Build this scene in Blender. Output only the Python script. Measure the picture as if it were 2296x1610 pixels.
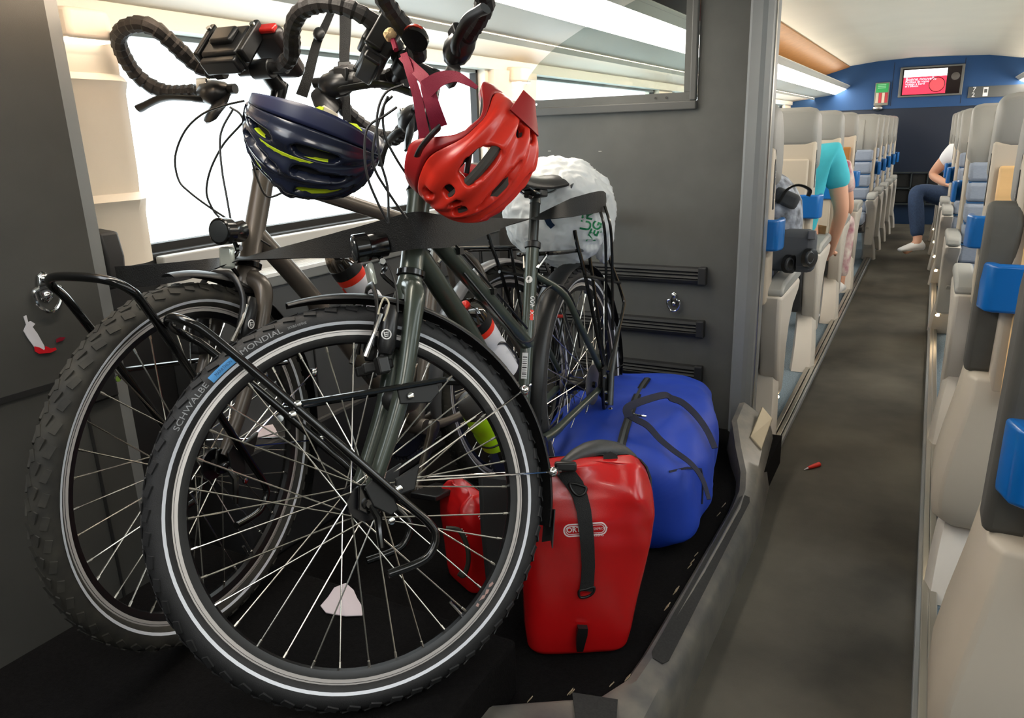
import bpy, bmesh, math, random
from mathutils import Vector as V, Matrix as M4
import mathutils
random.seed(7)
for o in list(bpy.data.objects): bpy.data.objects.remove(o)
SC = bpy.context.scene
COL = SC.collection
R = math.radians
# ---------------------------------------------------------------- camera
W, H, F = 2296.0, 1610.0, 1690.0
AX = V((0.8802959, 0.10855667, -0.46183826))     # world axes seen from the camera (right, down, forward)
AY = V((0.47344174, -0.26365258, 0.8404405))
AZ = V((-0.03052943, -0.95848984, -0.28348754))
CAMP = V((0, 0, 1.1))
cr = V((AX[0], AY[0], AZ[0])); cd = V((AX[1], AY[1], AZ[1])); cf = V((AX[2], AY[2], AZ[2]))
cam = bpy.data.cameras.new('camera'); camo = bpy.data.objects.new('camera', cam); COL.objects.link(camo)
m = M4.Identity(4)
for i in range(3):
    m[i][0] = cr[i]; m[i][1] = -cd[i]; m[i][2] = -cf[i]; m[i][3] = CAMP[i]
camo.matrix_world = m
cam.sensor_fit = 'HORIZONTAL'; cam.sensor_width = 36; cam.lens = 36 * F / W; cam.clip_start = 0.02; cam.clip_end = 200
SC.camera = camo
# ---------------------------------------------------------------- view, world, lights
SC.view_settings.view_transform = 'Standard'; SC.view_settings.look = 'None'
SC.view_settings.exposure = 0.45; SC.view_settings.gamma = 1; SC.view_settings.use_curve_mapping = False
SC.cycles.use_denoising = True
SC.cycles.max_bounces = 10; SC.cycles.diffuse_bounces = 6; SC.cycles.transparent_max_bounces = 24
SC.cycles.sample_clamp_indirect = 6
wd = bpy.data.worlds.new('overcast_sky'); SC.world = wd; wd.use_nodes = True
bg = wd.node_tree.nodes['Background']; bg.inputs[0].default_value = (0.93, 0.97, 1.0, 1); bg.inputs[1].default_value = 4.2
def area(name, loc, look, sx, sy, power, col=(1, 1, 1), portal=False):
    l = bpy.data.lights.new(name, 'AREA'); l.shape = 'RECTANGLE'; l.size = sx; l.size_y = sy; l.energy = power; l.color = col
    o = bpy.data.objects.new(name, l); COL.objects.link(o); o.location = loc
    o.rotation_euler = (V(look) - V(loc)).to_track_quat('-Z', 'Y').to_euler()
    if portal: l.cycles.is_portal = True
    return o
area('ceiling_lamp_vestibule', (-0.15, -0.35, 1.78), (-0.15, -0.35, 0), 0.5, 0.25, 6.0, (1, 0.93, 0.84))
for wy0, wy1 in ((1.2, 2.9), (3.4, 5.2), (5.5, 7.6), (8.0, 10.2)):
    area('window_portal', (-1.79, (wy0 + wy1) / 2, 1.1), (0, (wy0 + wy1) / 2, 1.1), wy1 - wy0, 0.6, 1, portal=True)
for wy0, wy1 in ((1.2, 2.9), (3.4, 5.2), (5.5, 7.6), (8.0, 10.2)):
    area('window_portal', (1.49, (wy0 + wy1) / 2, 1.1), (0, (wy0 + wy1) / 2, 1.1), wy1 - wy0, 0.6, 1, portal=True)

# ---------------------------------------------------------------- helpers
def at(px, py, D=None, x=None, y=None, z=None):
    """point seen at pixel px,py (2296 frame): at depth D, or on the plane x=, y= or z="""
    d = cr * ((px - W / 2) / F) + cd * ((py - H / 2) / F) + cf
    if D is None:
        if x is not None: D = (x - CAMP.x) / d.x
        elif y is not None: D = (y - CAMP.y) / d.y
        else: D = (z - CAMP.z) / d.z
    return CAMP + d * D
def cv(dx, dy, dz): return (cr * dx + cd * dy + cf * dz).normalized()
def lin(c):
    c = c.lstrip('#'); out = []
    for i in (0, 2, 4):
        s = int(c[i:i + 2], 16) / 255
        out.append(s / 12.92 if s <= 0.04045 else ((s + 0.055) / 1.055) ** 2.4)
    return tuple(out) + (1,)
MATS = {}
def mat(name, col, rough=0.5, metal=0.0, noise=0.0, nscale=40, bump=0.0, bscale=200, emit=0.0, ecol=None, trans=0.0, alpha=None, coat=0.0, sheen=0.0, col2=None, stretch=None, spec=None):
    if name in MATS: return MATS[name]
    mt = bpy.data.materials.new(name); mt.use_nodes = True; nt = mt.node_tree; b = nt.nodes['Principled BSDF']
    c = lin(col); b.inputs['Base Color'].default_value = c; b.inputs['Roughness'].default_value = rough; b.inputs['Metallic'].default_value = metal
    if spec is not None: b.inputs['Specular IOR Level'].default_value = spec
    if coat: b.inputs['Coat Weight'].default_value = coat; b.inputs['Coat Roughness'].default_value = 0.1
    if sheen: b.inputs['Sheen Weight'].default_value = sheen
    if trans: b.inputs['Transmission Weight'].default_value = trans
    tc = nt.nodes.new('ShaderNodeTexCoord'); src = tc.outputs['Object']
    if stretch:
        mp = nt.nodes.new('ShaderNodeMapping'); mp.inputs['Scale'].default_value = stretch; nt.links.new(src, mp.inputs[0]); src = mp.outputs[0]
    if noise or col2:
        n = nt.nodes.new('ShaderNodeTexNoise'); n.inputs['Scale'].default_value = nscale; n.inputs['Detail'].default_value = 6; nt.links.new(src, n.inputs['Vector'])
        r = nt.nodes.new('ShaderNodeValToRGB'); r.color_ramp.elements[0].position = 0.3; r.color_ramp.elements[1].position = 0.72
        k = noise if noise else 0.0
        r.color_ramp.elements[0].color = tuple(x * (1 - k) for x in c[:3]) + (1,)
        r.color_ramp.elements[1].color = lin(col2) if col2 else tuple(min(1, x * (1 + k)) for x in c[:3]) + (1,)
        nt.links.new(n.outputs['Fac'], r.inputs[0]); nt.links.new(r.outputs[0], b.inputs['Base Color'])
    if bump:
        n2 = nt.nodes.new('ShaderNodeTexNoise'); n2.inputs['Scale'].default_value = bscale; n2.inputs['Detail'].default_value = 4; nt.links.new(src, n2.inputs['Vector'])
        bp = nt.nodes.new('ShaderNodeBump'); bp.inputs['Strength'].default_value = bump; bp.inputs['Distance'].default_value = 0.004
        nt.links.new(n2.outputs['Fac'], bp.inputs['Height']); nt.links.new(bp.outputs[0], b.inputs['Normal'])
    if emit:
        b.inputs['Emission Color'].default_value = lin(ecol or col); b.inputs['Emission Strength'].default_value = emit
    MATS[name] = mt; return mt
def glassmat(name, tint, gloss=0.06, rough=0.02):
    if name in MATS: return MATS[name]
    mt = bpy.data.materials.new(name); mt.use_nodes = True; nt = mt.node_tree; nt.nodes.clear()
    out = nt.nodes.new('ShaderNodeOutputMaterial'); mx = nt.nodes.new('ShaderNodeMixShader'); t = nt.nodes.new('ShaderNodeBsdfTransparent'); g = nt.nodes.new('ShaderNodeBsdfGlossy')
    t.inputs[0].default_value = lin(tint); g.inputs['Roughness'].default_value = rough; mx.inputs[0].default_value = gloss
    nt.links.new(t.outputs[0], mx.inputs[1]); nt.links.new(g.outputs[0], mx.inputs[2]); nt.links.new(mx.outputs[0], out.inputs[0])
    MATS[name] = mt; return mt

class MB:
    def __init__(s): s.v = []; s.f = []
    def add(s, vs, fs):
        o = len(s.v); s.v += [V(v) for v in vs]; s.f += [tuple(i + o for i in f) for f in fs]; return s
    def xf(s, m): s.v = [m @ v for v in s.v]; return s
    def box(s, c, size, rot=None):
        c = V(c); h = V(size) / 2; vs = []
        for x in (-1, 1):
            for y in (-1, 1):
                for z in (-1, 1):
                    p = V((x * h.x, y * h.y, z * h.z)); vs.append(c + (rot @ p if rot else p))
        return s.add(vs, [(0, 1, 3, 2), (4, 6, 7, 5), (0, 4, 5, 1), (2, 3, 7, 6), (0, 2, 6, 4), (1, 5, 7, 3)])
    def frame_box(s, c, ex, ey, ez, sx, sy, sz):
        c = V(c); vs = [c + ex * (a * sx / 2) + ey * (b * sy / 2) + ez * (d * sz / 2) for a in (-1, 1) for b in (-1, 1) for d in (-1, 1)]
        return s.add(vs, [(0, 1, 3, 2), (4, 6, 7, 5), (0, 4, 5, 1), (2, 3, 7, 6), (0, 2, 6, 4), (1, 5, 7, 3)])
    def tube(s, pts, r, n=8, closed=False, cap=True, flat=1.0, up=None):
        P = [V(p) for p in pts]; k = len(P); rs = r if isinstance(r, (list, tuple)) else [r] * k
        T = []
        for i in range(k):
            a = P[(i - 1) % k] if (closed or i > 0) else P[i]; b = P[(i + 1) % k] if (closed or i < k - 1) else P[i]
            d = b - a; T.append(d.normalized() if d.length > 1e-9 else V((0, 0, 1)))
        ref = V(up) if up else (V((0, 0, 1)) if abs(T[0].z) < 0.9 else V((1, 0, 0)))
        nrm = (ref - T[0] * ref.dot(T[0])).normalized(); vs = []; fs = []
        for i in range(k):
            nrm = (nrm - T[i] * nrm.dot(T[i]))
            nrm = nrm.normalized() if nrm.length > 1e-9 else T[i].orthogonal().normalized()
            bn = T[i].cross(nrm)
            for j in range(n):
                a = 2 * math.pi * j / n; vs.append(P[i] + nrm * (math.cos(a) * rs[i] * flat) + bn * (math.sin(a) * rs[i]))
        for i in range(k if closed else k - 1):
            i2 = (i + 1) % k
            for j in range(n):
                j2 = (j + 1) % n; fs.append((i * n + j, i * n + j2, i2 * n + j2, i2 * n + j))
        if cap and not closed: fs += [tuple(range(n - 1, -1, -1)), tuple((k - 1) * n + j for j in range(n))]
        return s.add(vs, fs)
    def cyl(s, a, b, r, n=12, r2=None): return s.tube([a, b], [r, r if r2 is None else r2], n)
    def lathe(s, o, axis, prof, n=16, cap=True):
        o = V(o); a = V(axis).normalized(); e1 = a.orthogonal().normalized(); e2 = a.cross(e1); vs = []; fs = []
        for t, r in prof:
            for j in range(n):
                q = 2 * math.pi * j / n; vs.append(o + a * t + (e1 * math.cos(q) + e2 * math.sin(q)) * r)
        for i in range(len(prof) - 1):
            for j in range(n):
                j2 = (j + 1) % n; fs.append((i * n + j, i * n + j2, (i + 1) * n + j2, (i + 1) * n + j))
        if cap: fs += [tuple(range(n - 1, -1, -1)), tuple((len(prof) - 1) * n + j for j in range(n))]
        return s.add(vs, fs)
    def prism(s, poly, vec):
        P = [V(p) for p in poly]; n = len(P); vec = V(vec)
        return s.add(P + [p + vec for p in P], [tuple(range(n - 1, -1, -1)), tuple(range(n, 2 * n))] + [(i, (i + 1) % n, n + (i + 1) % n, n + i) for i in range(n)])
    def ribbon(s, pts, wv, th=0.0015):
        P = [V(p) for p in pts]; k = len(P); Wv = [V(w) for w in wv] if isinstance(wv, list) else [V(wv)] * k; vs = []
        for i in range(k):
            t = (P[min(i + 1, k - 1)] - P[max(i - 1, 0)]).normalized(); nn = t.cross(Wv[i]).normalized() * th / 2
            for a, b in ((-.5, -1), (.5, -1), (.5, 1), (-.5, 1)): vs.append(P[i] + Wv[i] * a + nn * b)
        fs = [(3, 2, 1, 0), tuple((k - 1) * 4 + j for j in range(4))]
        for i in range(k - 1):
            for j in range(4): fs.append((i * 4 + j, i * 4 + (j + 1) % 4, i * 4 + 4 + (j + 1) % 4, i * 4 + 4 + j))
        return s.add(vs, fs)
    def loft(s, rings, cap=True, closed=False):
        n = len(rings[0]); vs = [V(p) for r in rings for p in r]; fs = []; k = len(rings)
        for i in range(k if closed else k - 1):
            i2 = (i + 1) % k
            for j in range(n): fs.append((i * n + j, i * n + (j + 1) % n, i2 * n + (j + 1) % n, i2 * n + j))
        if cap and not closed: fs += [tuple(range(n - 1, -1, -1)), tuple((k - 1) * n + j for j in range(n))]
        return s.add(vs, fs)
    def ell(s, c, ax, nu=16, nv=10):
        c = V(c); a, b, d = [V(x) for x in ax]; rings = []
        for i in range(nv + 1):
            t = -math.pi / 2 + math.pi * i / nv; t = max(-1.5, min(1.5, t))
            rings.append([c + a * (math.cos(t) * math.cos(2 * math.pi * j / nu)) + b * (math.cos(t) * math.sin(2 * math.pi * j / nu)) + d * math.sin(t) for j in range(nu)])
        return s.loft(rings)
    def torus(s, c, axis, Rr, r, n=24, k=8):
        a = V(axis).normalized(); e = a.orthogonal().normalized(); g = a.cross(e)
        return s.tube([V(c) + (e * math.cos(2 * math.pi * i / n) + g * math.sin(2 * math.pi * i / n)) * Rr for i in range(n)], r, k, closed=True, up=a)
def spline(pts, n=6, closed=False):
    P = [V(p) for p in pts]; out = []; k = len(P)
    rng = range(k if closed else k - 1)
    for i in rng:
        p0 = P[(i - 1) % k] if (closed or i > 0) else P[0] * 2 - P[1]
        p1 = P[i]; p2 = P[(i + 1) % k]
        p3 = P[(i + 2) % k] if (closed or i < k - 2) else P[-1] * 2 - P[-2]
        for j in range(n):
            t = j / n; out.append(0.5 * ((2 * p1) + (p2 - p0) * t + (2 * p0 - 5 * p1 + 4 * p2 - p3) * t * t + (3 * p1 - p0 - 3 * p2 + p3) * t ** 3))
    if not closed: out.append(P[-1])
    return out
FR = {}
def tag(o, label=None, cat=None, group=None, kind=None):
    if label: o['label'] = label
    if cat: o['category'] = cat
    if group: o['group'] = group
    if kind: o['kind'] = kind
    return o
def empty(name, mw, label=None, cat=None, group=None):
    o = bpy.data.objects.new(name, None); o.empty_display_size = 0.05; COL.objects.link(o)
    if not isinstance(mw, M4): mw = M4.Translation(V(mw))
    o.matrix_world = mw; FR[o.name] = mw.copy(); return tag(o, label, cat, group)
def mesh(name, mb, material, smooth=True, ang=40):
    me = bpy.data.meshes.new(name); me.from_pydata([tuple(v) for v in mb.v], [], mb.f)
    bm = bmesh.new(); bm.from_mesh(me); bmesh.ops.recalc_face_normals(bm, faces=bm.faces[:]); bm.to_mesh(me); bm.free()
    if material: me.materials.append(material)
    if smooth:
        me.shade_smooth(); me.set_sharp_from_angle(angle=R(ang))
    return me
def obj(name, mb, material, parent=None, smooth=True, bevel=0, local=False, ang=40, sub=0, seg=2):
    """link one mesh object; world-space geometry unless local; a top-level object gets its origin at its base"""
    if parent is None:
        lo = V((min(v.x for v in mb.v), min(v.y for v in mb.v), min(v.z for v in mb.v))); hi = V((max(v.x for v in mb.v), max(v.y for v in mb.v), max(v.z for v in mb.v)))
        fm = M4.Translation(V(((lo.x + hi.x) / 2, (lo.y + hi.y) / 2, lo.z)))
    else: fm = FR[parent.name]
    if not local: mb.xf(fm.inverted())
    o = bpy.data.objects.new(name, mesh(name, mb, material, smooth, ang)); COL.objects.link(o)
    if parent: o.parent = parent
    else: o.matrix_world = fm
    FR[o.name] = fm.copy()
    if bevel:
        md = o.modifiers.new('bevel', 'BEVEL'); md.width = bevel; md.segments = seg; md.limit_method = 'ANGLE'; md.angle_limit = R(35)
    if sub:
        md = o.modifiers.new('subdivision', 'SUBSURF'); md.levels = sub; md.render_levels = sub
    return o
def struct(name, mb, material, parent=None, **k):
    o = obj(name, mb, material, parent, **k)
    if not parent: o['kind'] = 'structure'
    return o
DG = None
def text2d(s, size=1.0, font=None, bold=0.0):
    c = bpy.data.curves.new('t', 'FONT'); c.body = s; c.size = size; c.align_x = 'CENTER'; c.align_y = 'CENTER'; c.offset = bold * size; c.resolution_u = 3
    o = bpy.data.objects.new('t', c); COL.objects.link(o)
    dg = bpy.context.evaluated_depsgraph_get(); ev = o.evaluated_get(dg); me = ev.to_mesh()
    vs = [v.co.copy() for v in me.vertices]; fs = [tuple(p.vertices) for p in me.polygons]
    ev.to_mesh_clear(); bpy.data.objects.remove(o); bpy.data.curves.remove(c); return vs, fs
def text_on(s, size, c, ex, ey, bold=0.0, sx=1.0):
    """flat lettering centred on c, ex along the line, ey up"""
    vs, fs = text2d(s, size, bold=bold); return MB().add([V(c) + ex * (v.x * sx) + ey * v.y for v in vs], fs)
def children(o): return list(o.children)
def copy_tree(o, parent=None):
    c = o.copy(); COL.objects.link(c)
    if parent: c.parent = parent
    for ch in children(o): copy_tree(ch, c)
    return c
# ---------------------------------------------------------------- materials
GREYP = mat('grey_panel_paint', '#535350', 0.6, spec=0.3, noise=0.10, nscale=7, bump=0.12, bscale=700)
GREYL = mat('grey_trim_paint', '#77797a', 0.42, noise=0.06, nscale=6)
GREYD = mat('dark_grey_plastic', '#2d2d2e', 0.5, noise=0.12, nscale=12)
RUBBLK = mat('black_bumper_rubber', '#191919', 0.6)
CREAM = mat('cream_wall_plastic', '#eadfce', 0.5, noise=0.03, nscale=5)
WHITEP = mat('white_ceiling_plastic', '#dcdbd2', 0.55, noise=0.02, nscale=3)
CEILM = mat('ceiling_laminate', '#eae8da', 0.6, noise=0.03, nscale=2)
FASC = mat('window_head_grey', '#c6cbc4', 0.5)
SILLM = mat('sill_grey', '#b5b5b2', 0.45)
ALU = mat('brushed_aluminium', '#b9b5ac', 0.32, 1.0, noise=0.12, nscale=30, stretch=(1, 0.05, 1))
STEEL = mat('chrome_steel', '#d8d8d8', 0.12, 1.0)
SPOKEM = mat('spoke_steel', '#e3ded4', 0.25, 1.0)
WOOD = mat('honey_wood_laminate', '#a06f36', 0.5, noise=0.14, nscale=3, stretch=(6, 6, 1))
WOODL = mat('pale_wood_tray', '#e8bf86', 0.45, noise=0.08, nscale=3, stretch=(1, 1, 9))
CARPET = mat('charcoal_bay_carpet', '#121111', 0.95, spec=0.08, noise=0.35, nscale=160, bump=0.5, bscale=420)
AISLE = mat('worn_grey_aisle_carpet', '#3b3a36', 0.8, spec=0.2, col2='#625e55', nscale=1.9, noise=0.28, bump=0.3, bscale=380)
FCARP = mat('speckled_blue_grey_carpet', '#6f7d88', 0.9, spec=0.2, noise=0.4, nscale=150)
BLUEW = mat('blue_end_wall', '#0a4478', 0.5, noise=0.05, nscale=2)
NAVY = mat('navy_end_door', '#0a1a30', 0.5)
LIGHTM = mat('light_strip_diffuser', '#fff6e6', 0.4, emit=13.0, ecol='#fff3e2')
COVEM = mat('cove_light_diffuser', '#ffe6c8', 0.4, emit=38.0, ecol='#ffe4c8')
WINGLASS = glassmat('window_glass', '#f4f8f8', 0.04)
PARTGLASS = glassmat('partition_glass', '#dfe5e4', 0.07)
BLK = mat('black_plastic', '#141414', 0.38)
BLKM = mat('black_enamel_tube', '#0c0c0c', 0.18, coat=0.4)
BLKF = mat('black_webbing', '#1a1a1a', 0.75, bump=0.4, bscale=500)

# ---------------------------------------------------------------- room shell
YE = 10.75; FZ = -0.11
XW = -1.68; XR = 1.42
b = MB().box((-0.16, 4.9, FZ - 0.03), (0.50, 12.6, 0.06)); struct('floor', b, AISLE, smooth=False)
b = MB().box((-1.04, 1.6, -0.08), (1.32, 2.32, 0.16)); bay = struct('trim_1', b, CARPET, smooth=False); bay['label'] = 'black carpeted luggage bay floor'
b = MB().box((-1.16, 0.70, 0.065), (1.06, 0.86, 0.129)); struct('trim_2', b, CARPET, smooth=False, bevel=0.01)
b = MB().box((-1.05, 6.9, FZ - 0.032), (1.30, 8.2, 0.06)); struct('trim_3', b, FCARP, smooth=False)
b = MB().box((0.76, 4.9, FZ - 0.032), (1.36, 12.6, 0.06)); struct('trim_4', b, FCARP, smooth=False)
b = MB().box((-1.0, -0.4, FZ - 0.032), (1.36, 1.8, 0.06)); struct('trim_5', b, AISLE, smooth=False)
# outer walls: sill part, head part and piers between the window openings
WZ0, WZ1 = 0.845, 1.37
def outer_wall(side, name, wins, x0, y0, y1):
    t = 0.10 * side
    r = struct(name, MB().box((x0 + t / 2, (y0 + y1) / 2, (WZ0 - 0.13) / 2), (0.10, y1 - y0, WZ0 + 0.13)), GREYD, smooth=False)
    obj('wall_head', MB().box((x0 + t / 2, (y0 + y1) / 2, WZ1 + 0.26), (0.10, y1 - y0, 0.52)), FASC, r, smooth=False)
    ys = [y0] + [v for w in wins for v in w] + [y1]
    for i in range(0, len(ys), 2):
        obj('window_pier', MB().box((x0 + t / 2, (ys[i] + ys[i + 1]) / 2, (WZ0 + WZ1) / 2), (0.10, ys[i + 1] - ys[i], WZ1 - WZ0)), CREAM, r, smooth=False)
    for n, (a, c) in enumerate(wins):
        w = struct('window_%d' % (n + (1 if side < 0 else 11)), MB().box((x0 + 0.07 * side, (a + c) / 2, (WZ0 + WZ1) / 2), (0.008, c - a, WZ1 - WZ0)), WINGLASS, smooth=False)
        g = MB()
        xg = x0 + 0.05 * side
        for yy in (a + 0.008, c - 0.008): g.box((xg, yy, (WZ0 + WZ1) / 2), (0.03, 0.016, WZ1 - WZ0))
        g.box((xg, (a + c) / 2, WZ0 + 0.01), (0.03, c - a, 0.02))
        obj('head_seal', MB().box((xg, (a + c) / 2, WZ1 - 0.006), (0.03, c - a, 0.014)), mat('grey_seal', '#8b8f8c', 0.5), w, smooth=False)
        obj('gasket', g, RUBBLK, w, smooth=False)
    return r
LW = [(1.21, 2.90), (3.37, 5.25), (5.55, 7.65), (8.0, 10.3)]
outer_wall(-1, 'wall_left', LW, XW, -1.5, YE)
outer_wall(1, 'wall_right', LW, XR, -1.5, YE)
struct('wall_near', MB().box((-0.13, -1.45, 0.8), (3.4, 0.1, 2.2)), GREYP, smooth=False)
# ceiling with coved sides
prof = [(-1.02, 1.80), (-0.7, 1.835), (-0.3, 1.85), (0.1, 1.84), (0.45, 1.825), (0.78, 1.77)]
b = MB()
b.loft([[V((x, y, z)) for x, z in prof] + [V((x, y, z + 0.06)) for x, z in reversed(prof)] for y in (-1.5, 3.0, 7.0, YE)]); struct('ceiling', b, CEILM)
# luggage racks with their light strips (left, right mirrored)
def rack(side, name, cx):
    X = lambda x: cx + side * (x - cx) if side < 0 else x
    def strip(pts, th=0.012):
        d = (V((pts[1][0] - pts[0][0], 0, pts[1][1] - pts[0][1]))).normalized(); nn = V((-d.z, 0, d.x)) * th
        vs = [V((pts[0][0], 0, pts[0][1])), V((pts[1][0], 0, pts[1][1]))]; ring = [vs[0], vs[1], vs[1] + nn, vs[0] + nn]
        return MB().loft([[V((mx(p.x), y, p.z)) for p in ring] for y in (0.6 if side < 0 else 2.3, 4.5, YE)])
    mx = (lambda x: x) if side < 0 else (lambda x: 2 * cx - x)
    r = struct(name, strip([(-1.67, 1.412), (-1.41, 1.443)]), CREAM, smooth=False)
    obj('rack_underside', strip([(-1.41, 1.445), (-1.16, 1.474)]), WHITEP, r, smooth=False)
    obj('rack_seam', strip([(-1.415, 1.4405), (-1.405, 1.4415)], 0.004), GREYL, r, smooth=False)
    cvx = MB().box((mx(-1.399), (YE + (0.6 if side < 0 else 2.3)) / 2, 1.432), (0.004, YE - (0.6 if side < 0 else 2.3), 0.022)); obj('cove_lip', cvx, WHITEP, r, smooth=False)
    cvx = MB().box((mx(-1.4035), (YE + (0.6 if side < 0 else 2.3)) / 2, 1.433), (0.004, YE - (0.6 if side < 0 else 2.3), 0.012)); obj('cove_light', cvx, COVEM, r, smooth=False)
    obj('light_strip', strip([(-1.16, 1.474), (-1.035, 1.533)]), LIGHTM, r, smooth=False)
    obj('rack_lip', strip([(-1.035, 1.533), (-0.99, 1.566)]), WHITEP, r, smooth=False)
    obj('added_uplight', MB().box((mx(-1.10), (YE + 2.9) / 2, 1.585), (0.03, YE - 2.9, 0.012)), mat('added_uplight_glow', '#fff2e0', 0.4, emit=7.0), r, smooth=False)  # unseen glowing strip, added behind the lip to brighten the ceiling
    obj('rack_shelf', strip([(-1.0, 1.57), (-1.67, 1.555)]), SILLM, r, smooth=False)
    obj('upper_panel', strip([(-1.02, 1.80), (-1.67, 1.62)]), WOOD, r, smooth=False)
rack(-1, 'trim_6', -0.13); rack(1, 'trim_7', -0.13)
# window-head grey band under the cream panel
struct('trim_8', MB().box((XW + 0.012, 4.6, 1.392), (0.03, 12.2, 0.044)), FASC, smooth=False)
# reading-lamp brackets on the pillars
for py in (1.10, 3.12):
    r = empty('reading_lamp', (XW + 0.05, py, 1.31), 'cream wall lamp on the pillar at the far left, above the pillar ledge' if py < 2 else 'cream wall lamp on the pillar seen beside the partition glass', 'lamp', )
    obj('lamp_body', MB().loft([[V((XW + 0.0 + dx, py + dy * 0.075, z)) for dx, dy in ((0, -1), (0.05, -1), (0.085, -0.6), (0.085, 0.6), (0.05, 1), (0, 1))] for z in (1.325, 1.34, 1.385)]), CREAM, r, bevel=0.008)
    obj('lamp_lens', MB().box((XW + 0.045, py, 1.3225), (0.06, 0.10, 0.005)), mat('warm_lens', '#fff4e0', 0.3, emit=3.0), r, smooth=False)
# pillar cover with the two rounded ledges (far left)
pz = [(0.835, 0.045), (0.955, 0.05), (0.985, 0.066), (0.992, 0.05), (1.0, 0.032), (1.05, 0.04), (1.22, 0.048), (1.245, 0.066), (1.255, 0.05), (1.262, 0.03), (1.30, 0.035), (1.37, 0.04)]
def pillar(name, ya, yb):
    rings = []
    for z, d in pz:
        rings.append([V((XW - 0.005, ya, z)), V((XW + d * 0.7, ya, z)), V((XW + d, ya + 0.03, z)), V((XW + d, yb - 0.04, z)), V((XW + d * 0.6, yb - 0.005, z)), V((XW - 0.005, yb, z))])
    return struct(name, MB().loft(rings), CREAM, ang=30)
pillar('trim_9', 0.86, 1.205); pillar('trim_10', 2.93, 3.345)
# ledge panel under the window, heater grille and duct
b = MB().box((XW + 0.016, 2.0, 0.795), (0.03, 1.55, 0.09)); sill = struct('trim_11', b, SILLM, smooth=False, bevel=0.004)
b = MB().box((XW + 0.06, 2.0, 0.735), (0.12, 1.55, 0.03)); grl = struct('trim_12', b, GREYL, smooth=False, bevel=0.004)
gm = []
for i in range(9):
    o = obj('grille_bar', MB().box((XW + 0.034 + i * 0.0105, 2.0, 0.754), (0.006, 1.5, 0.010)), mat('white_grille_paint', '#e3e4e4', 0.35), grl, smooth=False)
b = MB().box((XW + 0.057, 2.0, 0.49), (0.115, 1.55, 0.46)); lowp = struct('trim_13', b, mat('slate_heater_panel', '#4c4e50', 0.5, noise=0.08, nscale=8), smooth=False, bevel=0.006)
for yy in (1.62, 2.25): obj('panel_joint', MB().box((XW + 0.1165, yy, 0.49), (0.003, 0.005, 0.44)), RUBBLK, lowp, smooth=False)
obj('panel_joint', MB().box((XW + 0.1165, 2.0, 0.60), (0.003, 1.5, 0.005)), RUBBLK, lowp, smooth=False)
b = MB().box((XW + 0.10, 2.0, 0.165), (0.20, 1.55, 0.33)); struct('trim_14', b, GREYD, smooth=False, bevel=0.01)
# ---- left bay panel (dark grey) with its lighter bevelled edge
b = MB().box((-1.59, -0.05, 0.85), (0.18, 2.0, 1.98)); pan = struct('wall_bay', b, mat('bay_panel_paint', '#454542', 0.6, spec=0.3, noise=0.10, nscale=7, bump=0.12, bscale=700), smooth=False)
b = MB().prism([V((-1.50, 0.948, -0.1)), V((-1.515, 0.985, -0.1)), V((-1.545, 1.003, -0.1)), V((-1.57, 1.003, -0.1)), V((-1.57, 0.948, -0.1))], (0, 0, 1.94)); obj('edge_trim', b, GREYL, pan, ang=20)
obj('panel_joint', MB().box((-1.4985, 0.875, 0.33), (0.003, 0.006, 0.66)), RUBBLK, pan, smooth=False)
obj('panel_joint', MB().box((-1.4985, 0.2, 0.65), (0.003, 1.5, 0.012)), RUBBLK, pan, smooth=False)
obj('recess_box', MB().box((-1.495, 0.905, 0.625), (0.012, 0.085, 0.075)), RUBBLK, pan, smooth=False, bevel=0.01)
# scuffs
SCUF = mat('pale_scuff', '#8d8c86', 0.8)
for y, z, a, l in ((0.978, 1.30, 0.1, 0.02), (0.948, 1.235, 0.0, 0.008)):
    obj('scuff_mark', MB().box((-1.513, y, z), (0.002, 0.002, l)), SCUF, pan, smooth=False)
obj('lower_wall_bracket', MB().loft([[V((XW + 0.05 + dx, y, z)) for dx, z in ((0, 0.80), (0.06, 0.80), (0.07, 0.87), (0.06, 0.925), (0.0, 0.93))] for y in (1.02, 1.055, 1.065)]), GREYD, pan, bevel=0.006)
# ---- far partition: steel frame with the glazed upper part
PY = 2.74; TH = 0.06
b = MB()
b.box((-1.105, PY + TH / 2, 0.55), (0.73, TH, 1.30))                 # lower leaf
part = struct('wall_partition', b, GREYP, smooth=False)
obj('window_post', MB().box((-0.622, PY + TH / 2, 1.25), (0.236, TH, 1.30)), GREYP, part, smooth=False)
obj('lower_post', MB().box((-0.622, PY + TH / 2, 0.25), (0.236, TH, 0.70)), GREYP, part, smooth=False)
fr = MB()   # raised frame round the glass
fr.box((-1.1, PY - 0.006, 1.185), (0.72, 0.024, 0.03)); fr.box((-0.752, PY - 0.006, 1.515), (0.022, 0.024, 0.63))
obj('window_bead', fr, mat('bead_grey', '#474745', 0.6), part, smooth=False, bevel=0.004)
fr = MB(); fr.box((-1.1, PY + 0.002, 1.213), (0.70, 0.03, 0.03)); fr.box((-0.772, PY + 0.002, 1.5285), (0.024, 0.03, 0.60)); obj('window_rebate', fr, GREYP, part, smooth=False)
for x in (-1.385, -1.355, -0.885, -0.845):
    obj('screw', MB().lathe((x, PY - 0.014, 1.213), (0, -1, 0), [(0, 0.005), (0.002, 0.004)], 8), STEEL, part)
gl = [(-0.77, 1.2), (-0.77, 1.85), (-0.80, 1.85), (-0.98, 1.545), (-1.18, 1.47), (-1.29, 1.415), (-1.36, 1.365), (-1.405, 1.32), (-1.43, 1.27), (-1.44, 1.2)]
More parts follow.
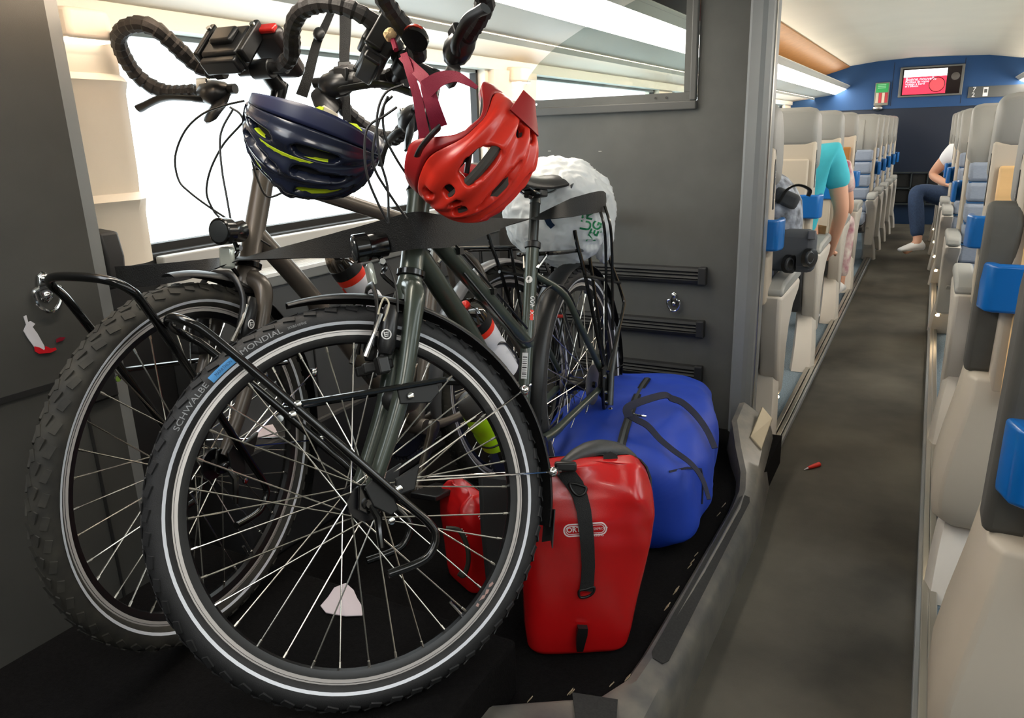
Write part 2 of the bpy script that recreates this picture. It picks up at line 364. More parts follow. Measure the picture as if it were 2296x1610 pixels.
obj('glass_pane', MB().prism([V((x, PY + 0.026, z)) for x, z in gl], (0, 0.008, 0)), PARTGLASS, part, smooth=False)
# upright profile at the aisle edge
cs = [(-0.572, PY - 0.012), (-0.563, PY - 0.022), (-0.55, PY - 0.022), (-0.53, PY - 0.024), (-0.515, PY - 0.018), (-0.50, PY + 0.0), (-0.495, PY + 0.03), (-0.495, PY + 0.10), (-0.572, PY + 0.10)]
obj('edge_profile', MB().loft([[V((x, y, z)) for x, y in cs] for z in (-0.05, 0.6, 1.3, 1.86)]), GREYL, part, ang=25)
obj('edge_strip', MB().box((-0.497, PY + 0.03, 0.9), (0.008, 0.018, 1.9)), ALU, part, smooth=False)
# three black ribbed bumper rails, each with slats and an end cap
for z in (0.588, 0.388, 0.212):
    r = empty('bumper_rail', (-1.05, PY, z), 'black ribbed bumper rail on the far partition, ' + {0.588: 'topmost of the three', 0.388: 'middle of the three', 0.212: 'lowest of the three, behind the blue duffel'}[z], 'rail', 'bumper rails on the partition')
    b = MB()
    pr = [(0, -0.03), (-0.018, -0.03), (-0.022, -0.018), (-0.016, -0.014), (-0.022, -0.010), (-0.016, -0.002), (-0.022, 0.004), (-0.016, 0.010), (-0.022, 0.016), (-0.018, 0.026), (0, 0.03)]
    b.loft([[V((x, PY + y, z + d)) for y, d in pr] for x in (-1.44, -0.705)]); obj('rail', b, RUBBLK, r, ang=20)
    obj('end_cap', MB().box((-0.692, PY - 0.014, z), (0.03, 0.03, 0.066)), RUBBLK, r, smooth=False, bevel=0.005)
obj('scratch', MB().box((-1.31, PY - 0.001, 1.04), (0.012, 0.002, 0.004)), SCUF, part, smooth=False)
obj('scratch', MB().box((-1.10, PY - 0.001, 1.035), (0.012, 0.002, 0.004)), SCUF, part, smooth=False)
# ---- threshold sill between the bay and the aisle
TM = mat('scuffed_threshold_paint', '#585858', 0.30, noise=0.14, nscale=14, col2='#77736a', bump=0.05, bscale=90)
ins = []
pathT = [(0.85, -0.78), (0.98, -0.70), (1.08, -0.575), (1.16, -0.475), (1.24, -0.446), (1.34, -0.438), (1.7, -0.428), (2.08, -0.422), (2.2, -0.428), (2.30, -0.447), (2.42, -0.492), (2.55, -0.535), (2.72, -0.545)]
outX = lambda y: -0.355 if y < 2.15 else -0.355 - (y - 2.15) * 0.09
rings = []
for y, xi in pathT:
    up = 0.0 if y < 2.25 else min(0.10, (y - 2.25) * 0.30)
    up += 0.0 if y > 1.2 else min(0.05, (1.2 - y) * 0.16)
    xo = outX(y)
    rings.append([V((xi, y, -0.06)), V((xi, y, 0.004)), V((xi + 0.012, y, 0.022 + up)), V((xi + 0.03, y, 0.026 + up)), V((xo - 0.018, y, 0.012 + up * 0.55)), V((xo - 0.004, y, -0.004 + up * 0.3)), V((xo + 0.004, y, -0.025)), V((xo + 0.01, y, -0.11)), V((xo - 0.02, y, -0.12))])
rr = []
for i in range(len(rings) - 1):
    for j in range(4):
        t = j / 4; rr.append([a.lerp(c, t) for a, c in zip(rings[i], rings[i + 1])])
rr.append(rings[-1])
thr = struct('trim_15', MB().loft(rr), TM, ang=30)
PADM = mat('black_anti_slip_insert', '#262625', 0.85, noise=0.3, nscale=200)
obj('anti_slip_insert', MB().prism([V((-0.416, 1.34, 0.0262)), V((-0.408, 1.322, 0.0244)), V((-0.386, 1.322, 0.0185)), V((-0.378, 1.34, 0.0165)), V((-0.373, 2.14, 0.0163)), V((-0.379, 2.168, 0.018)), V((-0.397, 2.168, 0.0228)), V((-0.404, 2.14, 0.0252))], (0.0004, 0, 0.0022)), PADM, thr, smooth=False)
obj('anti_slip_insert', MB().prism([V((-0.512, 1.135, 0.0385)), V((-0.43, 1.17, 0.026)), V((-0.41, 1.11, 0.028)), V((-0.47, 1.06, 0.041))], (0.0004, 0, 0.004)), PADM, thr, smooth=False)
obj('corner_plate', MB().prism([V((-0.452, 2.50, 0.075)), V((-0.405, 2.47, 0.045)), V((-0.412, 2.70, 0.075)), V((-0.455, 2.72, 0.11))], (0.004, 0, 0.010)), mat('brass_grey_plate', '#8d8470', 0.4, 0.6), thr, smooth=False, bevel=0.003)
CHIP = mat('bare_paint_chip', '#b9a88c', 0.7)
random.seed(11)
for i in range(16):
    y = random.uniform(1.05, 2.1)
    xi = -0.446 if y > 1.24 else -0.446 - (1.24 - y) * 0.9
    z = 0.016 if y > 1.2 else 0.016 + (1.2 - y) * 0.16
    obj('paint_chip', MB().prism([V((xi + 0.004, y, z - 0.004)), V((xi + 0.013, y + 0.002, z + 0.0085)), V((xi + 0.012, y + random.uniform(0.005, 0.014), z + 0.0075)), V((xi + 0.005, y + 0.004, z - 0.002))], (-0.0008, 0, 0.0012)), CHIP, thr, smooth=False)
# ---- aisle edge rails: polished strips along both seat rows
for nm, xs, y0, y1 in (('trim_16', (-0.40, -0.424, -0.447), 2.8, YE), ('trim_17', (0.088, 0.108, 0.126), 0.2, YE)):
    s0 = 1 if xs[0] < 0 else -1
    r = struct(nm, MB().box((xs[0] - s0 * 0.006, (y0 + y1) / 2, FZ + 0.012), (0.012, y1 - y0, 0.024)), GREYL, smooth=False, bevel=0.003)
    obj('polished_strip', MB().box((xs[1], (y0 + y1) / 2, FZ + 0.02), (0.018, y1 - y0, 0.012)), ALU, r, smooth=False, bevel=0.003)
    obj('seat_rail', MB().box((xs[2], (y0 + y1) / 2, FZ + 0.012), (0.02, y1 - y0, 0.03)), ALU, r, smooth=False, bevel=0.003)
# ---- end wall
ew = struct('wall_end', MB().box((-0.13, YE + 0.03, 1.66), (3.2, 0.06, 0.76)), BLUEW, smooth=False)
obj('doorway_panel', MB().box((-0.13, YE + 0.04, 0.70), (3.2, 0.06, 1.18)), NAVY, ew, smooth=False)
obj('lower_panel', MB().box((-0.13, YE + 0.035, 0.0), (3.2, 0.06, 0.30)), mat('navy_plinth', '#0d2c4c', 0.5), ew, smooth=False)
for x in (-0.52, 0.22): obj('panel_joint', MB().box((x, YE - 0.001, 1.56), (0.006, 0.004, 0.5)), NAVY, ew, smooth=False)
rk = empty('wall_rack', (-0.1, YE, 0.1), 'dark luggage rack with square compartments under the navy end door', 'rack')
b = MB(); DK = mat('dark_rack_metal', '#3a4144', 0.45, 0.3)
for z in (0.14, 0.33, 0.52): b.box((-0.1, YE - 0.03, z), (0.62, 0.04, 0.018))
for x in (-0.38, -0.2, -0.02, 0.16): b.box((x, YE - 0.03, 0.33), (0.016, 0.04, 0.38))
obj('frame', b, DK, rk, smooth=False)
for i in range(3):
    for j in range(2): obj('compartment_back', MB().box((-0.29 + i * 0.18, YE - 0.012, 0.235 + j * 0.19), (0.15, 0.008, 0.15)), RUBBLK, rk, smooth=False)
# ---------------------------------------------------------------- bicycles
TYRE = mat('tyre_rubber', '#232324', 0.62, noise=0.2, nscale=30, bump=0.15, bscale=500)
TYREB = mat('dusty_tyre_rubber', '#2b2a27', 0.8, noise=0.3, nscale=25, col2='#3d3a33')
REFL = mat('reflective_stripe', '#dcdfe6', 0.35, emit=0.0)
RIMS = mat('machined_rim', '#d6d0cb', 0.35, 0.3, noise=0.05, nscale=20)
RIMK = mat('black_rim', '#0f0f10', 0.35)
FENDM = mat('black_fender', '#161617', 0.42)
FENDG = mat('grey_fender', '#5c5c5e', 0.35)
TAPE = mat('black_handlebar_tape', '#1b1716', 0.62, bump=0.25, bscale=260)
LENS = mat('lamp_lens', '#4a4e50', 0.08, 0.5)
PLATE = mat('black_plate', '#121212', 0.5)
SADM = mat('black_saddle_cover', '#1a1a1b', 0.4, bump=0.1, bscale=300)
PLAST = mat('satin_black_casting', '#1d1d1e', 0.3)
SILV = mat('silver_alloy', '#c9c8c4', 0.22, 1.0)
WHT = mat('white_print', '#e8e8e8', 0.6)
REDP = mat('red_print', '#f03b22', 0.5)
HUBM = mat('black_hub', '#17171a', 0.25, 0.3)
def bike_pose(p, rhx):
    return M4.Translation((p[0], p[1], 0)) @ M4.Rotation(p[2], 4, 'Z') @ M4.Rotation(-p[5], 4, 'Y') @ M4.Rotation(p[3], 4, 'X') @ M4.Translation((-rhx, 0, 0))
def wheel(parent, name, hub, T, tyre_mat, rim_label=None, spokes=36, dyn=True, rimbrake=True):
    """wheel about the local y axis at hub; T maps wheel space (steered) to bike space"""
    def P(r, y, a): return V((hub.x + r * math.cos(a), hub.y + y, hub.z + r * math.sin(a)))
    def ringmesh(pr, n=96, closed=True):
        mb = MB(); mb.loft([[P(r, y, 2 * math.pi * i / n) for r, y in pr] for i in range(n)], closed=True); return mb.xf(T)
    rim = obj(name, ringmesh([(0.2915, -0.0085), (0.289, 0), (0.2915, 0.0085), (0.303, 0.0125), (0.3175, 0.0125), (0.3175, 0.0095), (0.311, 0), (0.3175, -0.0095), (0.3175, -0.0125), (0.303, -0.0125)]), RIMK, parent, local=True, ang=25)
    pr = []
    for k in range(18):
        q = math.radians(-148 + 296 * k / 17); pr.append((0.3345 + 0.0245 * math.cos(q), 0.0245 * math.sin(q)))
    ty = obj('tyre', ringmesh([(r, y) for r, y in pr]), tyre_mat, rim, local=True, ang=60)
    for s in (1, -1):
        obj('rim_brake_track', ringmesh([(0.3045, s * 0.0127), (0.3168, s * 0.0127), (0.3168, s * 0.0132), (0.3105, s * 0.0130), (0.3045, s * 0.0132)]), RIMS, rim, local=True, ang=20)
        obj('brake_groove', ringmesh([(0.3103, s * 0.0128), (0.3110, s * 0.0128), (0.3110, s * 0.0136), (0.3103, s * 0.0136)]), RIMK, rim, local=True, ang=20)
        obj('reflective_stripe', ringmesh([(0.3235, s * 0.0216), (0.3283, s * 0.0238), (0.3285, s * 0.0246), (0.3232, s * 0.0224)]), REFL, rim, local=True, ang=20)
    tr = MB(); n = 58; random.seed(3)
    for i in range(n):
        a = 2 * math.pi * i / n
        for s in (1, -1):
            q = R(47) * s; da = (0.0 if s > 0 else math.pi / n)
            c = P(0.3345 + 0.0252 * math.cos(q), 0.0252 * math.sin(q), a + da); er = (P(1, 0, a + da) - P(0, 0, 0)).normalized(); et = V((-er.z, 0, er.x)); ny = V((0, 1, 0))
            nn = (er * math.cos(q) + ny * math.sin(q)); tt = (ny * math.cos(q) - er * math.sin(q))
            tr.frame_box(c, (et * 0.95 + tt * 0.3 * s).normalized(), (tt * 0.95 - et * 0.3 * s).normalized(), nn, 0.021, 0.011, 0.0034)
            q = R(14) * s; c = P(0.3345 + 0.0252 * math.cos(q), 0.0252 * math.sin(q), a + da + 0.03)
            tr.frame_box(c, (et + ny * 0.4 * s).normalized(), (ny - et * 0.4 * s).normalized(), er, 0.020, 0.008, 0.0022)
    obj('tread', tr.xf(T), tyre_mat, rim, local=True, smooth=False)['kind'] = 'stuff'
    hb = MB().lathe(hub + V((0, -0.052, 0)), (0, 1, 0), [(0, 0.009), (0.014, 0.011), (0.014, 0.031), (0.019, 0.033), (0.022, 0.031), (0.022, 0.024), (0.05, 0.022 if dyn else 0.017), (0.082, 0.024), (0.082, 0.031), (0.085, 0.033), (0.090, 0.031), (0.090, 0.011), (0.104, 0.009)], 24)
    obj('hub', hb.xf(T), HUBM, rim, local=True, ang=30)
    # spokes: one mesh, copied
    fl = 0.0285; L = None; sm = None
    for i in range(spokes):
        s = 1 if i % 2 == 0 else -1; lead = 1 if (i // 2) % 2 == 0 else -1
        ar = 2 * math.pi * i / spokes; ah = ar + lead * R(62)
        a0 = P(fl, s * 0.0345, ah); a1 = P(0.2925, s * 0.0035, ar); d = a1 - a0
        if sm is None:
            L = d.length; mb = MB().tube([V((0, 0, 0)), V((0, 0, L - 0.014)), V((0, 0, L - 0.0135)), V((0, 0, L))], [0.0015, 0.0015, 0.0026, 0.0026], 6)
            sm = mesh('spoke', mb, SPOKEM)
        o = bpy.data.objects.new('spoke', sm); COL.objects.link(o); o.parent = rim
        q = d.to_track_quat('Z', 'Y'); mm = M4.Translation(a0) @ q.to_matrix().to_4x4(); mm = mm @ M4.Diagonal((1, 1, d.length / L, 1)); o.matrix_local = T @ mm
    vs = MB().cyl(P(0.293, 0, R(-118)), P(0.255, 0, R(-118)), 0.0035, 8); obj('valve', vs.xf(T), STEEL, rim, local=True)
    return rim
def fender(parent, name, hub, T, a0, a1, r, w, material, flap=False):
    rings = []; n = 40
    for i in range(n + 1):
        a = R(a0 + (a1 - a0) * i / n); ww = w * (0.55 + 0.45 * min(1, i / 5.0)) * (0.8 + 0.2 * min(1, (n - i) / 2.0))
        ring = []
        for k in range(7):
            q = -1 + k / 3.0; ring.append((r - 0.013 * q * q * (ww / w), q * ww / 2))
        ring += [(rr - 0.002, yy) for rr, yy in reversed(ring)]
        rings.append([V((hub.x + rr * math.cos(a), hub.y + yy, hub.z + rr * math.sin(a))) for rr, yy in ring])
    return obj(name, MB().loft(rings).xf(T), material, parent, local=True, ang=60)
LOOP = [(0.0, 0), (0.05, 0.004), (0.09, 0.03), (0.125, 0.085), (0.165, 0.122), (0.215, 0.135), (0.262, 0.125), (0.30, 0.098), (0.325, 0.055), (0.333, 0.012), (0.322, -0.022), (0.293, -0.042), (0.25, -0.046), (0.205, -0.046)]
LOOPL = [(0.0, 0), (0.10, 0.0), (0.14, 0.008), (0.165, 0.03), (0.182, 0.082), (0.198, 0.119), (0.228, 0.134), (0.277, 0.127), (0.314, 0.103), (0.335, 0.063), (0.343, 0.014), (0.329, -0.021), (0.298, -0.042), (0.253, -0.046), (0.205, -0.046)]
def taped(pts, r0=0.0168):
    P = spline(pts, 9); out = [P[0]]
    for a, c in zip(P, P[1:]):
        k = max(1, int((c - a).length / 0.0042))
        for j in range(1, k + 1): out.append(a.lerp(c, j / k))
    rs = []; s = 0
    for i, p in enumerate(out):
        if i: s += (out[i] - out[i - 1]).length
        rs.append(r0 * (0.91 + 0.19 * ((s / 0.021) % 1.0)))
    return MB().tube(out, rs, 10)
def build_bike(tagname, pose, ha, sa, fc, cs, a2c, ht, paint, label, spec):
    ha = R(ha); sa = R(sa)
    hub = V((fc, 0, 0.36)); u = V((-math.cos(ha), 0, math.sin(ha))); nn = V((math.sin(ha), 0, math.cos(ha))); ax0 = hub - nn * 0.045
    bb = V((0, 0, 0.295)); s = V((-math.cos(sa), 0, math.sin(sa))); rh = V((-math.sqrt(cs * cs - 0.065 ** 2), 0, 0.36))
    crown = ax0 + u * a2c; RM = bike_pose(pose, rh.x)
    S = M4.Translation(ax0) @ M4.Rotation(pose[4], 4, u) @ M4.Translation(-ax0); I = M4.Identity(4)
    root = empty('bicycle', RM, label, 'bicycle', 'touring bicycles in the luggage bay')
    inv = RM.inverted()
    B = dict(root=root, RM=RM, S=S, u=u, h=nn, crown=crown, bb=bb, s=s, rh=rh, hub=hub, inv=inv)
    Y = V((0, 1, 0))
    # frame: head tube with its rings, then each tube
    f = obj('frame', MB().tube([crown - u * 0.004, crown, crown + u * 0.012, crown + u * (ht - 0.012), crown + u * ht], [0.0235, 0.026, 0.0225, 0.0225, 0.026], 20), paint, root, local=True)
    for nm, p0, p1, r0 in spec['tubes']:
        obj(nm, MB().tube(spline([V(p) for p in p0], 6) if len(p0) > 2 else [V(p) for p in p0], r0 if p1 is None else p1, 16), paint, f, local=True)
    st_top = bb + s * spec['seat_len']
    obj('seat_tube', MB().tube([bb, bb + s * 0.1, st_top], [0.019, 0.0165, 0.0175], 18), paint, f, local=True)
    obj('seat_collar', MB().lathe(st_top - s * 0.012, s, [(0, 0.019), (0.002, 0.0215), (0.016, 0.0215), (0.019, 0.018)], 18), BLK, f, local=True)
    obj('bottom_bracket', MB().lathe(bb - Y * 0.036, Y, [(0, 0.020), (0.002, 0.0215), (0.070, 0.0215), (0.072, 0.020)], 20), paint, f, local=True)
    for sd in (1, -1):
        e = rh + V((0.02, sd * 0.068, -0.01))
        obj('chain_stay', MB().tube(spline([bb + V((-0.01, sd * 0.030, -0.004)), bb + V((-0.10, sd * 0.046, 0.002)), bb + V((-0.20, sd * 0.058, 0.022)), e], 5), [0.0135] * 4 + [0.0125] * 4 + [0.011] * 4 + [0.0105] * 4, 12), paint, f, local=True)
        t0 = bb + s * spec['stay_at']
        obj('seat_stay', MB().tube(spline([t0 + V((0.0, sd * 0.012, 0.0)), t0 + V((-0.10, sd * 0.05, -0.06)), t0.lerp(rh, 0.45) + V((-0.02, sd * 0.066, 0.01)), rh + V((0.0, sd * 0.07, 0.045))], 5), 0.0095, 12), paint, f, local=True)
        obj('dropout', MB().prism([rh + V((0.03, sd * 0.066, 0.0)), rh + V((0.0, sd * 0.066, 0.055)), rh + V((-0.02, sd * 0.066, 0.05)), rh + V((-0.02, sd * 0.066, -0.02)), rh + V((-0.005, sd * 0.066, -0.045)), rh + V((0.02, sd * 0.066, -0.03))], (0, sd * 0.008, 0)), BLKM, f, local=True, smooth=False, bevel=0.002)
        obj('axle_nut', MB().lathe(rh + V((0, sd * 0.07, 0)), (0, sd, 0), [(0, 0.011), (0.008, 0.011), (0.014, 0.006)], 8), STEEL, f, local=True)
    # fork (steered)
    fk = obj('fork', MB().tube([crown - u * 0.055, crown - u * 0.03, crown - u * 0.006], [0.024, 0.027, 0.023], 18).xf(S), paint, root, local=True)
    obj('headset_ring', MB().lathe(crown - u * 0.006, u, [(0, 0.0245), (0.002, 0.028), (0.012, 0.028), (0.014, 0.025)], 20), BLKM, fk, local=True)
    obj('headset_ring', MB().lathe(crown + u * ht, u, [(0, 0.025), (0.003, 0.0275), (0.012, 0.0265), (0.02, 0.019)], 20), BLKM, fk, local=True)
    for sd in (1, -1):
        pp = spline([crown - u * 0.028 + Y * sd * 0.012, crown - u * 0.048 + Y * sd * 0.046, crown - u * 0.10 + Y * sd * 0.058 + nn * 0.002, crown - u * 0.24 + Y * sd * 0.060 + nn * 0.008, hub + u * 0.06 + Y * sd * 0.059 - nn * 0.012, hub + u * 0.02 + Y * sd * 0.057], 6)
        k = len(pp); obj('fork_blade', MB().tube(pp, [0.021 - 0.0095 * (i / (k - 1)) ** 1.2 for i in range(k)], 14).xf(S), paint, fk, local=True)
        obj('fork_dropout', MB().prism([hub + u * 0.035 + Y * sd * 0.053, hub + u * 0.03 + nn * 0.02 + Y * sd * 0.053, hub - u * 0.012 + nn * 0.016 + Y * sd * 0.053, hub - u * 0.018 + Y * sd * 0.053, hub - u * 0.012 - nn * 0.02 + Y * sd * 0.053, hub + u * 0.03 - nn * 0.02 + Y * sd * 0.053], Y * sd * 0.007).xf(S), BLKM, fk, local=True, smooth=False, bevel=0.002)
    # quick release
    q = MB().lathe(hub + Y * 0.06, Y, [(0, 0.010), (0.010, 0.011), (0.016, 0.007)], 12); q.tube([hub + Y * 0.07, hub + V((-0.006, 0.085, -0.025)), hub + V((0.0, 0.088, -0.075))], [0.005, 0.0075, 0.005], 8)
    obj('quick_release', q.xf(S), BLKM, fk, local=True)
    # wheels, fenders
    fw = wheel(root, 'front_wheel', hub, S, spec['tyre']); rw = wheel(root, 'rear_wheel', rh, I, spec['tyre'], dyn=False)
    ff = fender(root, 'front_fender', hub, S, 82, 203, 0.384, 0.060, FENDM)
    rf = fender(root, 'rear_fender', rh, I, -12, 186, 0.382, 0.062, spec['rfend'])
    B.update(fw=fw, rw=rw, fork=fk, frame=f)
    for aa, y in ((160.0, 0.031), (186.5, 0.031)):
        for sd in (1, -1):
            p1 = V((hub.x + 0.374 * math.cos(R(aa)), sd * y, hub.z + 0.374 * math.sin(R(aa)))); p0 = hub + V((-0.062, sd * 0.062, 0.023))
            p2 = p1 + (p1 - p0).normalized() * 0.022
            sy = obj('fender_stay', MB().tube([p0, p1, p2], 0.0019, 6).xf(S), STEEL, ff, local=True)
            obj('stay_clip', MB().ell(p1 + V((0, sd * 0.006, 0)), (V((0.010, 0, 0)), V((0, 0.008, 0)), V((0, 0, 0.010))), 10, 8).xf(S), STEEL, ff, local=True)
            obj('stay_block', MB().box(p1 + (p1 - p0).normalized() * 0.006, (0.014, 0.014, 0.014)).xf(S), BLK, ff, local=True, smooth=False)
    for sd in (1, -1):
        obj('stay_mount', MB().prism([hub + V((-0.05, sd * 0.058, -0.0)), hub + V((-0.085, sd * 0.058, 0.002)), hub + V((-0.105, sd * 0.058, 0.045)), hub + V((-0.055, sd * 0.058, 0.03))], (0, sd * 0.010, 0)).xf(S), PLATE, ff, local=True, smooth=False, bevel=0.003)
        obj('mount_bolt', MB().lathe(hub + V((-0.056, sd * 0.068, 0.012)), (0, sd, 0), [(0, 0.007), (0.005, 0.0065), (0.006, 0.003)], 10).xf(S), STEEL, ff, local=True)
    for sd in (1, -1):
        for aa in (60, 120):
            p1 = V((rh.x + 0.372 * math.cos(R(aa + 60)), sd * 0.031, rh.z + 0.372 * math.sin(R(aa + 60))))
            obj('fender_stay', MB().tube([rh + V((0, sd * 0.078, 0.03)), p1], 0.0019, 6), STEEL, rf, local=True)
    ml = MB().prism([V((hub.x + 0.381 * math.cos(R(198)), -0.022, hub.z + 0.381 * math.sin(R(198)))), V((hub.x + 0.381 * math.cos(R(198)), 0.022, hub.z + 0.381 * math.sin(R(198)))), V((hub.x + 0.385 * math.cos(R(209)), 0.026, hub.z + 0.385 * math.sin(R(209)))), V((hub.x + 0.392 * math.cos(R(207)), 0.0, hub.z + 0.392 * math.sin(R(207)))), V((hub.x + 0.385 * math.cos(R(208)), -0.024, hub.z + 0.385 * math.sin(R(208))))], (-0.003, 0, 0.001))
    obj('mud_flap', ml.xf(S), RUBBLK, ff, local=True, smooth=False)
    # front pannier rack: two diagonal tubes over an arch, hooks, struts
    rkx = MB(); path = []
    dx = fc - 0.651
    side = [V((0.649 + dx, 0, 0.238)), V((0.60 + dx, 0, 0.240)), V((0.572 + dx, 0, 0.248)), V((0.553 + dx, 0, 0.275)), V((0.562 + dx, 0, 0.305)), V((0.60 + dx, 0, 0.358)), V((0.735 + dx, 0, 0.548)), V((0.84 + dx, 0, 0.690)), V((0.872 + dx, 0, 0.722))]
    full = [p + Y * 0.085 for p in side] + [V((0.893 + dx, 0.06, 0.738)), V((0.90 + dx, 0, 0.742)), V((0.893 + dx, -0.06, 0.738))] + [p - Y * 0.085 for p in reversed(side)]
    fr_ = obj('front_rack', MB().tube(spline(full, 6), 0.0076, 10).xf(S), BLKM, root, local=True)
    for sd in (1, -1):
        a = V((0.735 + dx, sd * 0.085, 0.556)); c = V((0.470 + dx, sd * 0.085, 0.542)); fm = V((0.541 + dx, sd * 0.075, 0.529))
        obj('rack_strut', MB().tube([a, c], 0.0052, 8).xf(S), BLKM, fr_, local=True)
        obj('strut_plate', MB().prism([fm + V((0.02, 0, 0.016)), fm + V((-0.055, 0, 0.012)), fm + V((-0.055, 0, -0.008)), fm + V((-0.035, 0, -0.022)), fm + V((0.02, 0, -0.012))], (0, sd * 0.006, 0)).xf(S), PLATE, fr_, local=True, smooth=False, bevel=0.002)
        for c in (a + Y * sd * 0.004, V((0.747 + dx, sd * 0.09, 0.541)), fm + V((0.0, sd * 0.008, -0.002)), V((0.625 + dx, sd * 0.09, 0.325))):
            obj('rack_bolt', MB().lathe(c, (0, sd, 0), [(0, 0.0065), (0.004, 0.0062), (0.005, 0.003)], 10).xf(S), STEEL, fr_, local=True)
        obj('hub_plate', MB().prism([hub + V((0.004, sd * 0.074, 0.03)), hub + V((-0.012, sd * 0.074, 0.042)), hub + V((-0.042, sd * 0.074, 0.008)), hub + V((-0.046, sd * 0.074, -0.022)), hub + V((-0.03, sd * 0.074, -0.028)), hub + V((-0.004, sd * 0.074, -0.004))], Y * sd * 0.005).xf(S), PLATE, fr_, local=True, smooth=False, bevel=0.002)
    # rim brake at the fork: cylinder bodies, booster, levers, pads
    for sd in (1, -1):
        bx = crown - u * 0.135 + nn * 0.045 + Y * sd * 0.058
        br = obj('rim_brake', MB().tube([bx + u * 0.055, bx + u * 0.04, bx - u * 0.02, bx - u * 0.035], [0.010, 0.0165, 0.0175, 0.012], 12).xf(S), PLAST, root, local=True)
        obj('brake_logo', MB().torus(bx + nn * 0.006 + Y * sd * 0.0172 - u * 0.002, Y, 0.0085, 0.0012, 18, 6).xf(S), WHT, br, local=True)
        lg = MB()
        for dz in (-0.0035, 0, 0.0035): lg.box(bx + nn * 0.0055 + Y * sd * 0.0178 + u * (dz - 0.002), (0.007, 0.001, 0.0014))
        lg.box(bx + nn * 0.0095 + Y * sd * 0.0178 - u * 0.002, (0.0015, 0.001, 0.0085)); obj('brake_logo', lg.xf(S), WHT, br, local=True, smooth=False)
        obj('brake_lever_arm', MB().tube([bx + nn * 0.018 + u * 0.035 + Y * sd * 0.008, bx + nn * 0.026 + u * 0.0 + Y * sd * 0.010, bx + nn * 0.036 - u * 0.045 + Y * sd * 0.004], [0.0045, 0.004, 0.0055], 8).xf(S), SILV, br, local=True)
        obj('brake_shoe', MB().box(bx + nn * 0.005 - u * 0.055 - Y * sd * 0.026, (0.055, 0.016, 0.018)).xf(S), RUBBLK, br, local=True, smooth=False, bevel=0.003)
        obj('brake_clamp', MB().box(bx + nn * 0.002 - u * 0.055 - Y * sd * 0.006, (0.022, 0.03, 0.032)).xf(S), BLK, br, local=True, smooth=False, bevel=0.004)
    bo = [crown - u * 0.16 + nn * 0.07 + Y * 0.062, crown - u * 0.09 + nn * 0.07 + Y * 0.060, crown - u * 0.045 + nn * 0.075 + Y * 0.03, crown - u * 0.04 + nn * 0.078, crown - u * 0.045 + nn * 0.075 - Y * 0.03, crown - u * 0.09 + nn * 0.07 - Y * 0.060, crown - u * 0.16 + nn * 0.07 - Y * 0.062]
    obj('brake_booster', MB().tube(spline(bo, 5), 0.007, 8, flat=0.5).xf(S), PLAST, root, local=True)
    # stem, handlebar, tape, levers
    c0 = crown + u * spec['clamp_u'] + nn * 0.06
    stm = obj('stem', MB().tube([crown + u * ht, crown + u * (ht + 0.03), crown + u * (ht + 0.035), crown + u * (spec['clamp_u'] - 0.05), crown + u * spec['clamp_u']], [0.018, 0.018, 0.0165, 0.0165, 0.019], 16).xf(S), BLKM, root, local=True)
    obj('stem_arm', MB().tube([crown + u * (spec['clamp_u'] - 0.012), c0 - nn * 0.01], [0.019, 0.017], 14).xf(S), BLK, stm, local=True)
    obj('bar_clamp', MB().lathe(c0 - Y * 0.024, Y, [(0, 0.019), (0.002, 0.021), (0.046, 0.021), (0.048, 0.019)], 16).xf(S), BLK, stm, local=True)
    vd = nn * math.cos(R(20)) + u * math.sin(R(20)); nd = u * math.cos(R(20)) - nn * math.sin(R(20))
    hbp = lambda sv, sg: c0 + Y * (sv[0] * sg) + vd * (sv[1] + (spec['bar_dv'] if sv[0] > 0.02 else 0))
    bar = obj('handlebar', MB().cyl(c0 - Y * 0.06, c0 + Y * 0.06, 0.013, 12).xf(S), BLK, root, local=True)
    for sg, lp in ((1, LOOP), (-1, spec['loop_right'])):
        obj('bar_tape', taped([hbp(p, sg) for p in lp[1:]]).xf(S), TAPE, bar, local=True, ang=25)
        g0 = hbp((0.205, -0.046), sg); g1 = hbp((0.125, -0.046), sg)
        obj('bar_end', MB().tube([g0, g1 - Y * sg * 0.02], 0.0115, 10).xf(S), BLK, bar, local=True)
        obj('bar_ring', MB().lathe(g0, -Y * sg, [(-0.004, 0.0175), (0.0, 0.0188), (0.006, 0.0188), (0.008, 0.015)], 14).xf(S), SILV if spec['ring_silver'] == sg else BLK, bar, local=True)
        hd = obj('brake_hood', MB().loft([[g0.lerp(g1, t) + nd * (math.sin(q) * rr * 1.15 - of) + vd * (math.cos(q) * rr) for q in [2 * math.pi * i / 12 for i in range(12)]] for t, rr, of in ((0.05, 0.016, 0.0), (0.25, 0.024, 0.006), (0.6, 0.027, 0.010), (0.9, 0.021, 0.008), (1.05, 0.011, 0.004))]).xf(S), PLAST, bar, local=True)
        obj('hood_cover', MB().box(g0.lerp(g1, 0.3) + vd * 0.018 - nd * 0.002, (0.014, 0.034, 0.03)).xf(S), SILV if sg < 0 else PLAST, bar, local=True, bevel=0.004)
        lv0 = g0.lerp(g1, 0.35) - nd * 0.030; lv1 = g0.lerp(g1, -0.10) - nd * 0.036 + vd * 0.012; lv2 = hbp((0.285, -0.046), sg) - nd * 0.036 + vd * 0.016; lv3 = hbp((0.355, -0.046), sg) - nd * 0.052 + vd * 0.004
        obj('brake_lever', MB().tube(spline([lv0, lv1, lv2, lv3], 6), [0.0095] * 5 + [0.0085] * 6 + [0.0095] * 6 + [0.0105] * 2, 10, flat=0.55, up=nd).xf(S), BLK, bar, local=True)
